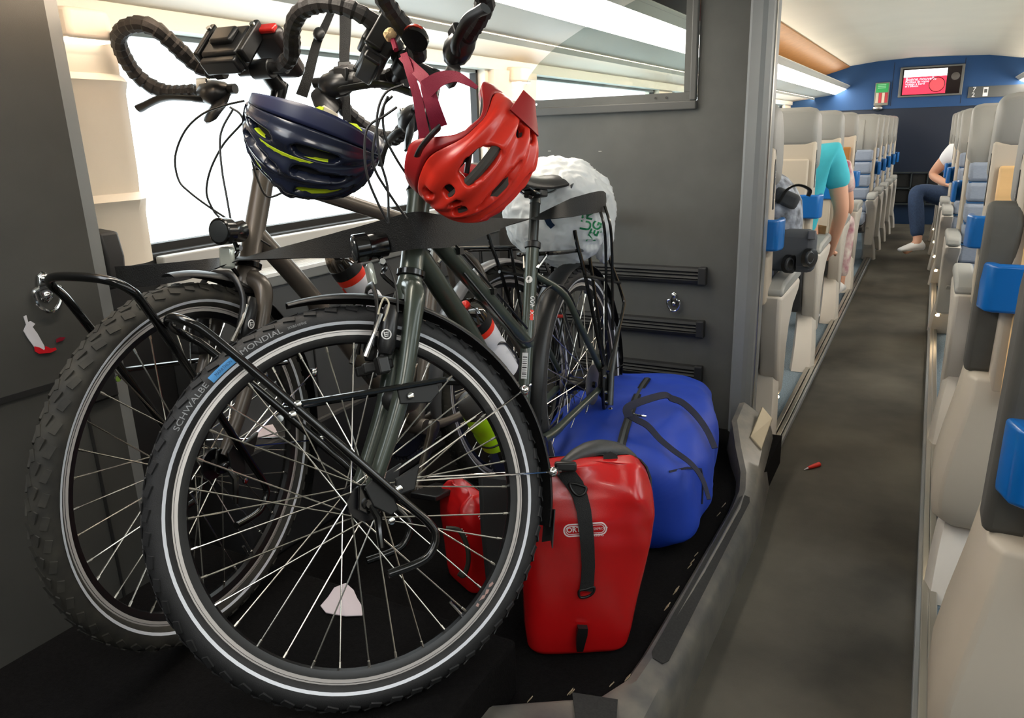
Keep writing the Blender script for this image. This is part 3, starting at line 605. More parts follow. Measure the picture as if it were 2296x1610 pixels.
        obj('shifter', MB().loft([[g1 + Y * sg * (0.03 * t) - nd * (0.03 + 0.03 * t) + vd * (-0.02 * t) + nd * (math.sin(q) * rr) + Y * (math.cos(q) * rr) for q in [2 * math.pi * i / 10 for i in range(10)]] for t, rr in ((0, 0.018), (0.5, 0.024), (1.0, 0.022), (1.3, 0.010))]).xf(S), PLAST, bar, local=True)
    B.update(c0=c0, vd=vd, nd=nd, bar=bar)
    # seat post, saddle
    sp1 = bb + s * spec['post_top']; obj('seat_post', MB().tube([st_top - s * 0.05, sp1 - s * 0.03, sp1 - s * 0.028, sp1], [0.0138, 0.0138, 0.0155, 0.012], 14), spec['post_mat'], root, local=True)
    so = sp1 + V((0.0, 0, 0.022))
    secs = [(0.145, 0.016, 0.012), (0.12, 0.021, 0.004), (0.05, 0.026, -0.002), (-0.02, 0.040, -0.002), (-0.07, 0.064, 0.004), (-0.105, 0.076, 0.012), (-0.128, 0.074, 0.014), (-0.14, 0.058, 0.010)]
    rings = []
    for x, w, dz in secs:
        rg = []
        for k in range(9):
            q = -1 + k / 4.0; rg.append(so + V((x, q * w, 0.028 + dz - 0.034 * abs(q) ** 2.6 - (0.005 * (1 - abs(q)) if x < 0.1 else 0))))
        for k in range(9):
            q = 1 - k / 4.0; rg.append(so + V((x, q * w * 0.9, 0.010 + dz - 0.026 * abs(q) ** 2)))
        rings.append(rg)
    sd_ = obj('saddle', MB().loft(rings), SADM, root, local=True, ang=60, sub=1)
    for sg in (1, -1):
        obj('saddle_rail', MB().tube(spline([so + V((0.10, sg * 0.012, 0.0)), so + V((0.04, sg * 0.02, -0.022)), so + V((-0.04, sg * 0.022, -0.022)), so + V((-0.11, sg * 0.036, 0.0))], 5), 0.0035, 8), STEEL, sd_, local=True)
        obj('corner_guard', MB().prism([so + V((-0.075, sg * 0.070, -0.002)), so + V((-0.125, sg * 0.075, 0.012)), so + V((-0.132, sg * 0.066, -0.006)), so + V((-0.095, sg * 0.064, -0.022))], (0, sg * 0.004, 0)), mat('grey_guard', '#4a4b4d', 0.5), sd_, local=True, smooth=False, bevel=0.002)
    obj('post_clamp', MB().box(so + V((0, 0, -0.022)), (0.05, 0.052, 0.022)), BLK, sd_, local=True, bevel=0.005); obj('clamp_bolt', MB().lathe(so + V((0.03, 0, -0.03)), (1, 0, -0.4), [(0, 0.007), (0.008, 0.006)], 10), STEEL, sd_, local=True)
    # crankset
    cw = MB().lathe(bb - Y * 0.047, Y, [(-0.003, 0.055), (-0.003, 0.088), (0, 0.094), (0.003, 0.088), (0.003, 0.055)], 44, cap=False)
    crk = obj('crankset', cw, BLK, root, local=True, ang=20)
    tt = MB()
    for i in range(44):
        a = 2 * math.pi * i / 44; tt.prism([bb + V((math.cos(a + d) * r_, -0.0485, math.sin(a + d) * r_)) for d, r_ in ((-0.05, 0.090), (0.05, 0.090), (0.02, 0.0985), (-0.02, 0.0985))], (0, 0.003, 0))
    obj('chainring_teeth', tt, BLK, crk, local=True, smooth=False)['kind'] = 'stuff'
    ca = R(spec['crank_ang'])
    for sg, aa in ((1, ca), (-1, ca + math.pi)):
        d = V((math.cos(aa), 0, math.sin(aa))); e = V((-d.z, 0, d.x)); o0 = bb + Y * sg * 0.060
        obj('crank_arm', MB().loft([[o0 + d * t + Y * sg * (0.010 * t / 0.17) + e * (w * ex) + Y * (ey * 0.008) for ex, ey in ((-1, -0.6), (-0.7, -1), (0.7, -1), (1, -0.6), (1, 0.6), (0.7, 1), (-0.7, 1), (-1, 0.6))] for t, w in ((-0.02, 0.010), (-0.012, 0.018), (0.0, 0.020), (0.03, 0.014), (0.14, 0.0115), (0.165, 0.014), (0.178, 0.013), (0.186, 0.007))]), spec['crank_mat'], crk, local=True)
        pc = o0 + d * 0.172 + Y * sg * 0.075
        pd = obj('pedal', MB().box(pc, (0.10, 0.085, 0.014)), BLK, crk, local=True, bevel=0.003)
        obj('pedal_axle', MB().cyl(o0 + d * 0.172, pc, 0.0065, 8), STEEL, crk, local=True)
    ch = MB()
    top = [bb + V((0.0, -0.047, 0.096)), rh + V((0, -0.047, 0.036))]; bot = [bb + V((0.0, -0.047, -0.096)), rh + V((0.0, -0.047, -0.08))]
    for a, c in (top, bot):
        n_ = int((c - a).length / 0.0127)
        for i in range(n_):
            p = a.lerp(c, (i + 0.5) / n_); dd = (c - a).normalized(); ch.frame_box(p, dd, Y, dd.cross(Y), 0.0115, 0.0065 if i % 2 else 0.0045, 0.008)
    obj('chain', ch, mat('chain_steel', '#6e6a64', 0.35, 0.9), root, local=True, smooth=False)['kind'] = 'stuff'
    obj('rear_sprocket', MB().lathe(rh - Y * 0.050, Y, [(0, 0.03), (0.0, 0.046), (0.01, 0.046), (0.01, 0.03)], 30), mat('sprocket_steel', '#77757a', 0.35, 0.8), rw, local=True, ang=20)
    obj('brake_disc', MB().lathe(rh + Y * 0.040, Y, [(0, 0.035), (0, 0.062), (0.003, 0.062), (0.003, 0.035)], 36), mat('disc_grey', '#6f6c6c', 0.4, 0.4), rw, local=True, ang=20)
    # rear rack
    rr_ = []
    dk = [V((-0.155, 0.03, 0.772)), V((-0.20, 0.055, 0.772)), V((-0.60, 0.058, 0.772)), V((-0.635, 0.03, 0.772)), V((-0.635, -0.03, 0.772)), V((-0.60, -0.058, 0.772)), V((-0.20, -0.055, 0.772)), V((-0.155, -0.03, 0.772))]
    rk_ = obj('rear_rack', MB().tube(spline(dk, 5, True), 0.0058, 8, closed=True), BLKM, root, local=True)
    for x in (-0.24, -0.38, -0.52): obj('rack_crossbar', MB().cyl(V((x, -0.056, 0.772)), V((x, 0.056, 0.772)), 0.0045, 8), BLKM, rk_, local=True)
    obj('rack_crossbar', MB().box(V((-0.38, 0, 0.774)), (0.44, 0.018, 0.004)), BLKM, rk_, local=True, smooth=False)
    for sd in (1, -1):
        obj('rack_leg', MB().tube(spline([V((-0.30, sd * 0.060, 0.83)), V((-0.31, sd * 0.064, 0.785)), V((-0.34, sd * 0.072, 0.70)), V((-0.435, sd * 0.082, 0.44)), V((rh.x, sd * 0.084, 0.40))], 5), 0.0058, 8), BLKM, rk_, local=True)
        obj('rack_leg', MB().tube([V((-0.42, sd * 0.058, 0.77)), V((-0.455, sd * 0.084, 0.41))], 0.0052, 8), BLKM, rk_, local=True)
        obj('rack_leg', MB().tube(spline([V((-0.58, sd * 0.058, 0.77)), V((-0.62, sd * 0.095, 0.62)), V((-0.60, sd * 0.10, 0.565)), V((-0.47, sd * 0.088, 0.40))], 5), 0.0055, 8), BLKM, rk_, local=True)
        obj('rack_rail', MB().tube([V((-0.33, sd * 0.075, 0.70)), V((-0.60, sd * 0.095, 0.66))], 0.005, 8), BLKM, rk_, local=True)
        obj('rack_tab', MB().tube([V((-0.16, sd * 0.035, 0.772)), V((-0.12, sd * 0.018, 0.735))], 0.0045, 8), STEEL, rk_, local=True)
    # headlamp on its bracket
    lc = V((0.528 + dx, 0, 0.822)); hl = obj('headlamp', MB().lathe(lc - V((0.035, 0, 0)), V((1, 0, -0.04)), [(0, 0.018), (0.006, 0.0245), (0.04, 0.026), (0.042, 0.0275), (0.066, 0.0275), (0.068, 0.025)], 24).xf(S), BLKM, root, local=True, ang=35)
    obj('lamp_lens', MB().lathe(lc + V((0.0345, 0, -0.003)), V((1, 0, -0.04)), [(-0.003, 0.0235), (0.0, 0.022), (0.003, 0.012)], 20).xf(S), LENS, hl, local=True)
    obj('lamp_bracket', MB().tube(spline([crown - u * 0.03 + nn * 0.026, crown + nn * 0.055 - u * 0.01, lc + V((-0.02, 0, -0.045)), lc + V((-0.012, 0, -0.022))], 4), 0.0045, 8).xf(S), BLKM, hl, local=True)
    obj('bracket_bolt', MB().lathe(lc + V((-0.012, 0.01, -0.036)), Y, [(0, 0.007), (0.006, 0.006)], 10).xf(S), STEEL, hl, local=True)
    obj('front_reflector', MB().box(lc + V((0.012, 0, -0.056)), (0.012, 0.036, 0.045)).xf(S), mat('clear_reflector', '#b8bdb4', 0.15, 0.3), hl, local=True, bevel=0.006)
    # kick stand on the left dropout
    ks = obj('kickstand', MB().prism([rh + V((0.035, 0.078, 0.06)), rh + V((-0.005, 0.078, 0.065)), rh + V((-0.02, 0.078, 0.0)), rh + V((-0.01, 0.078, -0.075)), rh + V((0.03, 0.078, -0.07)), rh + V((0.04, 0.078, 0.0))], (0, 0.01, 0)), BLKM, root, local=True, smooth=False, bevel=0.003)
    obj('stand_leg', MB().tube([rh + V((0.01, 0.098, -0.06)), rh + V((-0.02, 0.096, 0.03)), rh + V((-0.13, 0.09, 0.16))], [0.010, 0.009, 0.007], 10), mat('grey_stand', '#4c5052', 0.35, 0.5), ks, local=True)
    obj('stand_foot', MB().cyl(rh + V((0.005, 0.094, -0.075)), rh + V((0.03, 0.12, -0.105)), 0.011, 12), STEEL, ks, local=True)
    for p in ((0.02, 0.03), (0.012, -0.02), (0.012, -0.05)): obj('stand_bolt', MB().lathe(rh + V((p[0], 0.088, p[1])), Y, [(0, 0.006), (0.004, 0.0055)], 10), STEEL, ks, local=True)
    return B
PA = [-0.853, 2.003, -1.508, 0.08, -0.737, 0.111]
PB = [-1.084, 1.975, -1.681, 0.122, 0.268, 0.121]
OLIVE = mat('olive_grey_frame_paint', '#3f473f', 0.3, 0.25, coat=0.3)
TAUPE = mat('taupe_brown_frame_paint', '#5c544c', 0.36, 0.25, coat=0.2)
BA = build_bike('A', PA, 70.45, 74.31, 0.651, 0.459, 0.436, 0.165, OLIVE,
    'olive grey touring bicycle with steered front wheel, nearest the camera, red helmet on it',
    dict(tubes=[('top_tube', [(0.425, 0, 0.862), (-0.072, 0, 0.54)], None, 0.0185), ('down_tube', [(0.445, 0, 0.805), (0.388, 0, 0.752), (0.204, 0, 0.572), (0, 0, 0.305)], None, 0.0215)],
         seat_len=0.522, stay_at=0.44, tyre=TYRE, rfend=FENDM, clamp_u=0.42, bar_dv=-0.022, loop_right=LOOP, ring_silver=-1, post_top=0.66, post_mat=mat('grey_post', '#3b3c3a', 0.3, 0.5), crank_ang=-100, crank_mat=mat('dark_crank', '#39393b', 0.25, 0.8)))
BB = build_bike('B', PB, 71.73, 73.61, 0.664, 0.458, 0.424, 0.205, TAUPE,
    'taupe brown touring bicycle with dusty tyres, standing behind by the window',
    dict(tubes=[('top_tube', [(0.432, 0, 0.945), (0.212, 0, 0.899), (-0.158, 0, 0.822)], None, 0.0185), ('down_tube', [(0.465, 0, 0.82), (0.322, 0, 0.668), (0.144, 0, 0.446), (0, 0, 0.305)], None, 0.0215)],
         seat_len=0.535, stay_at=0.52, tyre=TYREB, rfend=FENDG, clamp_u=0.42, bar_dv=0.0, loop_right=LOOPL, ring_silver=0, post_top=0.70, post_mat=mat('grey_post_b', '#55504a', 0.35, 0.4), crank_ang=-56, crank_mat=mat('bronze_crank', '#5d554c', 0.3, 0.7)))
# ---- details that only one of the two shows
obj('cable_cover', MB().ell(BA['crown'] - BA['u'] * 0.245 - BA['h'] * 0.005 + V((0, 0.012, 0)), (V((0.036, 0, 0.008)), V((0, 0.03, 0)), V((-0.006, 0, 0.026))), 18, 12).xf(BA['S']), PLATE, BA['fork'], local=True)
def loc(B, px, py, D): return B['inv'] @ at(px, py, D)
def cable(B, name, pts, D, r=0.0024, material=None):
    k = len(pts); Ds = [D[0] + (D[1] - D[0]) * i / (k - 1) for i in range(k)] if isinstance(D, tuple) else [D] * k
    return obj(name, MB().tube(spline([loc(B, x, y, d) for (x, y), d in zip(pts, Ds)], 6), r, 7), material or BLK, B['root'], local=True)
cable(BB, 'brake_cable', [(548, 226), (505, 236), (455, 255), (415, 293), (393, 350), (400, 402), (424, 430), (475, 468), (545, 513), (607, 552)], (1.60, 1.62))
cable(BB, 'brake_cable', [(522, 246), (500, 285), (493, 320), (498, 383), (508, 440), (517, 491), (520, 505)], (1.58, 1.58))
cable(BB, 'shift_cable', [(567, 250), (535, 285), (500, 325), (472, 380), (463, 430), (475, 465), (495, 490), (560, 540)], (1.60, 1.62))
cable(BB, 'shift_cable', [(515, 240), (540, 258), (555, 300), (563, 345), (572, 385), (598, 440), (640, 430), (672, 428)], (1.56, 1.60))
cable(BA, 'brake_cable', [(905, 190), (863, 210), (845, 265), (851, 351), (869, 420), (871, 500)], (1.32, 1.36))
cable(BA, 'brake_cable', [(890, 240), (863, 259), (826, 284), (817, 332), (823, 393), (845, 450), (869, 497)], (1.33, 1.36))
cable(BA, 'shift_cable', [(880, 215), (860, 240), (862, 300), (885, 350), (915, 396), (935, 420)], (1.33, 1.37))
cable(BA, 'shift_cable', [(870, 215), (856, 250), (838, 320), (839, 375), (870, 430), (912, 491)], (1.33, 1.36))
cable(BA, 'lamp_wire', [(868, 590), (880, 615), (890, 660), (892, 700)], 1.27, 0.0018)
cable(BA, 'lamp_wire', [(848, 705), (853, 685), (862, 668), (872, 680), (868, 700), (860, 720)], 1.24, 0.0016, mat('cream_cord', '#cfc8b0', 0.6))
# cables along bike A's frame to the hub
obj('brake_cable', MB().tube([V((0.43, 0.016, 0.885)), V((0.2, 0.018, 0.738)), V((-0.03, 0.02, 0.588))], 0.003, 7), BLK, BA['root'], local=True)
cable(BA, 'shift_cable', [(1040, 612), (1130, 722), (1160, 760), (1183, 768), (1197, 752), (1203, 700), (1215, 660), (1240, 640), (1265, 645), (1285, 675), (1293, 710), (1300, 780)], (1.62, 2.25), 0.003)
cable(BA, 'shift_cable', [(1207, 640), (1235, 645), (1262, 660), (1285, 685), (1298, 705)], (1.98, 2.2), 0.003)
for t in (0.25, 0.55): obj('cable_guide', MB().box(V((0.425, 0.012, 0.862)).lerp(V((-0.072, 0.012, 0.54)), t) + V((0, 0.006, 0.012)), (0.016, 0.018, 0.014)), BLK, BA['frame'], local=True)
# front hub stickers, seat-tube decals, tyre lettering on bike A
Ss, u_, h_ = BA['S'], BA['u'], BA['h']
def tyre_text(B, s, a0, a1, rr, size, material, hub=None, yy=0.0243):
    """letters set along the near sidewall, reading clockwise as seen from the bicycle's left side"""
    hub = B['hub']; vs, fs = text2d(s, 1.0); xs = [v.x for v in vs]; x0, x1 = min(xs), max(xs)
    out = []
    for v in vs:
        t = (v.x - x0) / (x1 - x0); a = R(a0 + (a1 - a0) * t); r_ = rr + v.y * size
        y_ = yy + (0.3283 - r_) * 0.15 if r_ < 0.3283 else yy - ((r_ - 0.3345) / 0.0245) ** 2 * 0.012 * (1 if r_ > 0.3345 else 0)
        out.append(V((hub.x + r_ * math.cos(a), y_ + 0.0012, hub.z + r_ * math.sin(a))))
    return obj('lettering', MB().add(out, fs).xf(B['S']), material, B['fw'], local=True, smooth=False)
LET = mat('grey_sidewall_print', '#8f9194', 0.6)
tyre_text(BA, 'SCHWALBE', 35.9, 51.2, 0.3375, 0.0135, LET)
hb_ = BA['hub']; bp = [[V((hb_.x + r_ * math.cos(R(a)), y_, hb_.z + r_ * math.sin(R(a)))) for r_, y_ in ((0.3305, 0.0250), (0.337, 0.0256), (0.3435, 0.0238))] for a in [52.6 + 0.55 * i for i in range(19)]]
obj('blue_badge', MB().add([p for r_ in bp for p in r_], [(i * 3 + j, i * 3 + j + 1, i * 3 + 4 + j, i * 3 + 3 + j) for i in range(18) for j in range(2)]).xf(BA['S']), mat('blue_sidewall_print', '#4a93cf', 0.6), BA['fw'], local=True)
tyre_text(BA, 'MARATHON', 54.5, 60.5, 0.337, 0.008, mat('navy_print', '#1d4469', 0.6), yy=0.0252)
tyre_text(BA, 'MONDIAL', 64.0, 77.5, 0.3375, 0.0135, LET)
tyre_text(BA, 'DOUBLE DEFENSE', 79.3, 85.0, 0.337, 0.006, LET)
def rim_text(B, s, a0, a1, rr, size, material):
    hub = B['hub']; vs, fs = text2d(s, 1.0, bold=0.01); xs = [v.x for v in vs]; x0, x1 = min(xs), max(xs)
    out = [V((hub.x + (rr - v.y * size) * math.cos(R(a0 + (a1 - a0) * (v.x - x0) / (x1 - x0))), 0.0116 + (0.297 - rr) * -0.35, hub.z + (rr - v.y * size) * math.sin(R(a0 + (a1 - a0) * (v.x - x0) / (x1 - x0))))) for v in vs]
    return obj('lettering', MB().add(out, fs).xf(B['S']), material, B['fw'], local=True, smooth=False)
for a0_, sh in ((-123.6, [(0, .2), (1.2, .0), (1.4, .8), (.3, 1)]), (-125.6, [(0, .1), (2.4, .0), (3.4, .75), (2.0, .9), (.9, .35)]), (-128.6, [(0, .5), (2.0, .0), (2.6, .8), (1.2, 1.0)]), (-131.6, [(0, .3), (1.0, .0), (2.6, .45), (2.1, 1.0), (.9, .8)])):
    obj('rim_decal', MB().add([V((BA['hub'].x + (0.2945 + 0.006 * q) * math.cos(R(a0_ - p_)), 0.0106 + 0.0022 * q, BA['hub'].z + (0.2945 + 0.006 * q) * math.sin(R(a0_ - p_)))) for p_, q in sh], [tuple(range(len(sh)))]).xf(BA['S']), mat('pink_grey_decal', '#b08d84', 0.5), BA['fw'], local=True, smooth=False)
sdir = BA['s']
def on_tube(base, axis, t, ang, rad):
    side = V((axis.z, 0, -axis.x)); return base + axis * t + (V((0, 1, 0)) * math.cos(ang) + side * math.sin(ang)) * rad, (-V((0, 1, 0)) * math.sin(ang) + side * math.cos(ang))
def tube_patch(B, t0, t1, a0, a1, rad, material, name, n=8):
    mb = MB(); rings = []
    for t in (t0, t1): rings.append([on_tube(B['bb'], B['s'], t, R(a0 + (a1 - a0) * i / n), rad)[0] for i in range(n + 1)])
    mb.add(rings[0] + rings[1], [(i, i + 1, n + 2 + i, n + 1 + i) for i in range(n)]); return obj(name, mb, material, B['frame'], local=True, ang=80)
def tube_text(B, s, t, a, size, rad, material):
    vs, fs = text2d(s, 1.0, bold=0.005); out = []
    for v in vs:
        ang = R(a) - v.y * size / rad; out.append(on_tube(B['bb'], B['s'], t + v.x * size, ang, rad)[0])
    return obj('lettering', MB().add(out, fs), material, B['frame'], local=True, smooth=False)
tube_patch(BA, 0.165, 0.232, 52, 104, 0.0174, WHT, 'barcode_sticker')
for i, w in enumerate((1, 2, 1, 1, 3, 1, 2, 1, 1, 2)):
    tube_patch(BA, 0.17 + i * 0.0055, 0.17 + i * 0.0055 + 0.0012 * w, 58, 98, 0.0176, BLK, 'barcode_line', 5)
tube_patch(BA, 0.318, 0.345, 25, 55, 0.0176, REDP, 'red_decal'); tube_patch(BA, 0.33, 0.36, 150, 170, 0.0176, REDP, 'red_decal')
tube_text(BA, 'TX', 0.331, 40, 0.018, 0.0178, WHT); tube_text(BA, '400', 0.366, 40, 0.020, 0.0177, WHT)
mbp = MB(); cc = []
for i in range(20):
    q = 2 * math.pi * i / 20; cc.append(on_tube(BA['bb'], BA['s'], 0.424 + 0.0095 * math.sin(q), R(82) + 0.0095 * math.cos(q) / 0.0179, 0.0182)[0])
obj('round_sticker', mbp.add(cc, [tuple(range(20))]), WHT, BA['frame'], local=True)
tube_text(BA, 'RH', 0.4275, 82, 0.006, 0.0186, BLK); tube_text(BA, '58 cm', 0.4205, 82, 0.0045, 0.0186, BLK)
# handlebar fittings
def sbox(B, c, size, name, material, par=None, bevel=0.004, tilt=0.0):
    Rm = M4.Rotation(tilt, 3, 'Y')
    return obj(name, MB().box(V(c), size, Rm).xf(B['S']), material, par or B['root'], local=True, bevel=bevel)
def bar_box(B, c, sx, sy, sz, name, material, par=None, bevel=0.004):
    """box aligned to the handlebar: sx along the bar, sy forward, sz up"""
    return obj(name, MB().frame_box(V(c), V((0, 1, 0)), B['vd'], B['nd'], sx, sy, sz).xf(B['S']), material, par or B['root'], local=True, bevel=bevel)
BA['ms'] = 0.0; BB['ms'] = 0.045
for B in (BA, BB):
    c0, vd, nd = B['c0'], B['vd'], B['nd']
    c0 = c0 - V((0, B['ms'], 0))
    mt_ = bar_box(B, c0 + vd * 0.055 + nd * 0.0, 0.09, 0.05, 0.085, 'bag_mount', PLAST, bevel=0.006)
    for sg in (1, -1): bar_box(B, c0 + vd * 0.065 + V((0, sg * 0.056, 0)) + nd * 0.006, 0.014, 0.035, 0.095, 'mount_bracket', BLK, mt_, 0.004)
    bar_box(B, c0 + vd * 0.085 + nd * 0.004, 0.055, 0.016, 0.045, 'mount_button', BLK, mt_, 0.006)
    for sg in (1, -1): obj('mount_screw', MB().lathe(c0 + vd * 0.083 + V((0, sg * 0.056, 0)) + nd * 0.035, vd, [(0, 0.006), (0.004, 0.0055)], 10).xf(B['S']), SILV, mt_, local=True)
    bar_box(B, c0 + vd * 0.055 - nd * 0.05, 0.09, 0.035, 0.02, 'mount_foot', PLAST, mt_, 0.005)
# small phone pouch with a red lamp on bike B
c0, vd, nd = BB['c0'], BB['vd'], BB['nd']
po = bar_box(BB, c0 + vd * 0.0 + nd * 0.05 + V((0, 0.012, 0)), 0.085, 0.12, 0.035, 'phone_pouch', mat('brown_black_pouch', '#2a211f', 0.35), bevel=0.012)
bar_box(BB, c0 + vd * 0.064 + nd * 0.044 + V((0, 0.03, 0)), 0.045, 0.012, 0.022, 'pouch_light', mat('red_lens', '#b3201b', 0.2), po, 0.004)
obj('red_stripe', MB().tube([BB['crown'] + u_ * 0.30 + BB['h'] * 0.0175 + V((0, 0.003, 0)), BB['crown'] + u_ * 0.36 + BB['h'] * 0.0175 + V((0, -0.003, 0))], 0.004, 6).xf(BB['S']), mat('dark_red', '#8a1722', 0.4), BB['root'], local=True)
bell = obj('bell', MB().lathe(loc(BA, 930, 92, 1.36), BA['nd'], [(0, 0.024), (0.008, 0.025), (0.02, 0.02), (0.028, 0.008)], 18), BLKM, BA['root'], local=True)
obj('bell_cap', MB().lathe(loc(BA, 931, 80, 1.36), BA['nd'], [(0, 0.022), (0.008, 0.019), (0.014, 0.008)], 18), mat('orange_red_cap', '#e8452c', 0.35), bell, local=True)
# small red plastic cable end beside bike A's rear brake
obj('cable_end', MB().cyl(loc(BA, 1250, 709, 2.12), loc(BA, 1262, 709, 2.12), 0.005, 8), mat('red_plastic', '#c8322b', 0.4), BA['root'], local=True)
# white lettering on bike B's top tube
vs, fs = text2d('300', 0.024)
tt0, tt1 = V((0.212, 0, 0.899)), V((-0.158, 0, 0.822)); ex = (tt1 - tt0).normalized(); ey = V((0, 1, 0))
upv = ex.cross(ey) * -1
upv = upv if upv.z > 0 else -upv
obj('lettering', MB().add([tt0 + ex * (0.02 + v.x) + (upv * math.cos(v.y / 0.0185 + 0.6) - ey * math.sin(v.y / 0.0185 + 0.6) * -1) * 0.0189 for v in vs], fs), WHT, BB['frame'], local=True, smooth=False)
# ---------------------------------------------------------------- seats
SHELL = mat('beige_seat_shell', '#c0b5a4', 0.45, noise=0.02, nscale=4)
SHELL2 = mat('light_side_panel', '#cfc8be', 0.35)
HEAD = mat('grey_headrest_leather', '#8e8d89', 0.5, noise=0.04, nscale=5)
CUSH = mat('blue_grey_seat_cloth', '#8791a2', 0.85, noise=0.12, nscale=60, stretch=(1, 1, 12))
CUSHD = mat('blue_piping', '#2f5f8e', 0.8)
HAND = mat('blue_grab_handle', '#0a66b4', 0.3, coat=0.3)
ARMG = mat('grey_armrest_pad', '#9b9c99', 0.5)
ARMD = mat('dark_armrest_pad', '#54524d', 0.7, noise=0.08, nscale=20)
SLOT = mat('dark_number_plate', '#2a2c30', 0.4)
LED = mat('floor_led', '#ffe2b8', 0.3, emit=25.0)
def build_seat(label, cat='seat', sx=1, tray=SHELL, up=False, num='32', light=True):
    """a seat facing +y; x = 0 is its aisle side, sx the way it grows; z = 0 the carpet"""
    root = empty('train_seat', (0, 0, 0), label, cat, 'train seats along the aisle')
    X = lambda x: x * sx
    def pris(poly, x0, x1): return MB().prism([V((X(x0), y, z)) for y, z in poly], (X(x1) - X(x0), 0, 0))
    sh = obj('back_shell', pris([(-0.015, 0.56), (-0.03, 1.14), (0.03, 1.15), (0.07, 0.98), (0.12, 0.60), (0.125, 0.56)], 0.0, 0.46), SHELL, root, local=True, bevel=0.012)
    obj('number_plate', MB().prism([V((X(-0.002), y, z)) for y, z in ((0.006, 0.92), (0.034, 0.92), (0.030, 1.06), (0.012, 1.10), (0.004, 1.08))], (X(0.004), 0, 0)), SLOT, sh, local=True, smooth=False)
    for zz, ss in ((1.045, num[0]), (0.965, num[1])):
        vs, fs = text2d(ss, 0.036); obj('seat_number', MB().add([V((X(-0.0035), 0.018 + v.x * sx * -1 * 0.6, zz + v.y)) for v in vs], fs), WHT, sh, local=True, smooth=False)
    tr = obj('tray_table', MB().box((X(0.235), -0.036, 0.81), (0.42, 0.018, 0.50)), tray, root, local=True, bevel=0.012)
    obj('tray_catch', MB().box((X(0.23), -0.047, 1.035), (0.05, 0.012, 0.016)), SHELL, tr, local=True, bevel=0.003)
    hr = []
    for x, k in ((0.0, 0.80), (0.015, 0.94), (0.05, 1.0), (0.41, 1.0), (0.445, 0.94), (0.46, 0.80)):
        hr.append([V((X(x), 0.09 + (y - 0.09) * k, 1.16 + (z - 1.16) * k)) for y, z in ((-0.035, 1.135), (-0.04, 1.22), (-0.02, 1.285), (0.04, 1.302), (0.12, 1.285), (0.19, 1.19), (0.215, 1.06), (0.19, 0.985), (0.06, 1.02))])
    hd = obj('headrest', MB().loft(hr), HEAD, root, local=True, ang=45, bevel=0.008)
    obj('head_cushion', MB().loft([[V((X(x), y, z)) for y, z in ((0.15, 1.26), (0.205, 1.17), (0.232, 1.06), (0.212, 0.995), (0.16, 1.0))] for x in (0.10, 0.14, 0.32, 0.36)]), HEAD, hd, local=True, bevel=0.01)
    zs = [(0.95, 0.235), (0.845, 0.255), (0.735, 0.275), (0.625, 0.285), (0.515, 0.265)]
    for i, (z, y) in enumerate(zs):
        c = obj('back_cushion', MB().box((X(0.23), y - 0.095, z), (0.42, 0.19, 0.100)), CUSH, root, local=True, bevel=0.018)
        obj('piping', MB().box((X(0.23), y - 0.10, z - 0.055), (0.41, 0.17, 0.008)), CUSHD, c, local=True, smooth=False)
    obj('seat_cushion', MB().loft([[V((X(x), y, z)) for y, z in ((0.10, 0.36), (0.10, 0.47), (0.40, 0.46), (0.54, 0.475), (0.60, 0.45), (0.58, 0.38))] for x in (0.02, 0.05, 0.41, 0.44)]), CUSH, root, local=True, bevel=0.02)
    obj('seat_pan', pris([(0.03, 0.28), (-0.005, 0.55), (0.10, 0.55), (0.12, 0.38), (0.57, 0.37), (0.55, 0.33), (0.2, 0.27)], 0.02, 0.44), GREYD, root, local=True, bevel=0.01)
    gh = MB().prism([V((X(x), y, 0.775)) for x, y in ((-0.045, 0.05), (-0.05, -0.01), (-0.038, -0.05), (-0.02, -0.062), (0.085, -0.062), (0.085, -0.04), (-0.012, -0.04), (-0.022, -0.02), (-0.022, 0.05))], (0, 0, 0.115))
    obj('grab_handle', gh, HAND, root, local=True, bevel=0.008, seg=3)
    if up:
        a = MB().prism([V((X(-0.055), y, z)) for y, z in ((0.10, 0.60), (0.03, 0.60), (-0.04, 0.98), (-0.02, 1.03), (0.02, 1.03), (0.05, 0.99))], (X(0.075), 0, 0)); obj('armrest', a, ARMD, root, local=True, bevel=0.014, seg=3)
    else:
        a = MB().prism([V((X(-0.055), y, z)) for y, z in ((0.04, 0.585), (0.04, 0.61), (0.10, 0.635), (0.44, 0.645), (0.50, 0.63), (0.51, 0.59))], (X(0.07), 0, 0)); obj('armrest', a, ARMG, root, local=True, bevel=0.012)
    if up:
        zr = [(0.605, -0.035, 0.06, 0.0, 0.20), (0.595, -0.045, 0.07, -0.012, 0.21), (0.50, -0.058, 0.075, -0.02, 0.215), (0.40, -0.076, 0.08, -0.03, 0.215), (0.32, -0.088, 0.085, -0.035, 0.21), (0.25, -0.088, 0.085, -0.03, 0.20), (0.205, -0.08, 0.08, -0.02, 0.18), (0.18, -0.05, 0.06, 0.0, 0.15)]
        sp = obj('side_panel', MB().loft([[V((X(x), y, z)) for x, y in ((xa + .02, ya), (xb, ya), (xb, yb), (xa + .02, yb), (xa, yb - .03), (xa, ya + .03))] for z, xa, xb, ya, yb in zr]), SHELL, root, local=True, ang=50, bevel=0.006)
        obj('base_cover', MB().loft([[V((X(x), y, z)) for x, y in ((0.07, -0.01), (0.45, -0.01), (0.45, 0.08), (0.07, 0.08))] if z > .3 else [V((X(x), y, z)) for x, y in ((0.085, 0.0), (0.45, 0.0), (0.45, 0.08), (0.085, 0.08))] for z in (0.59, 0.40, 0.22)]), SHELL2, root, local=True, bevel=0.006)
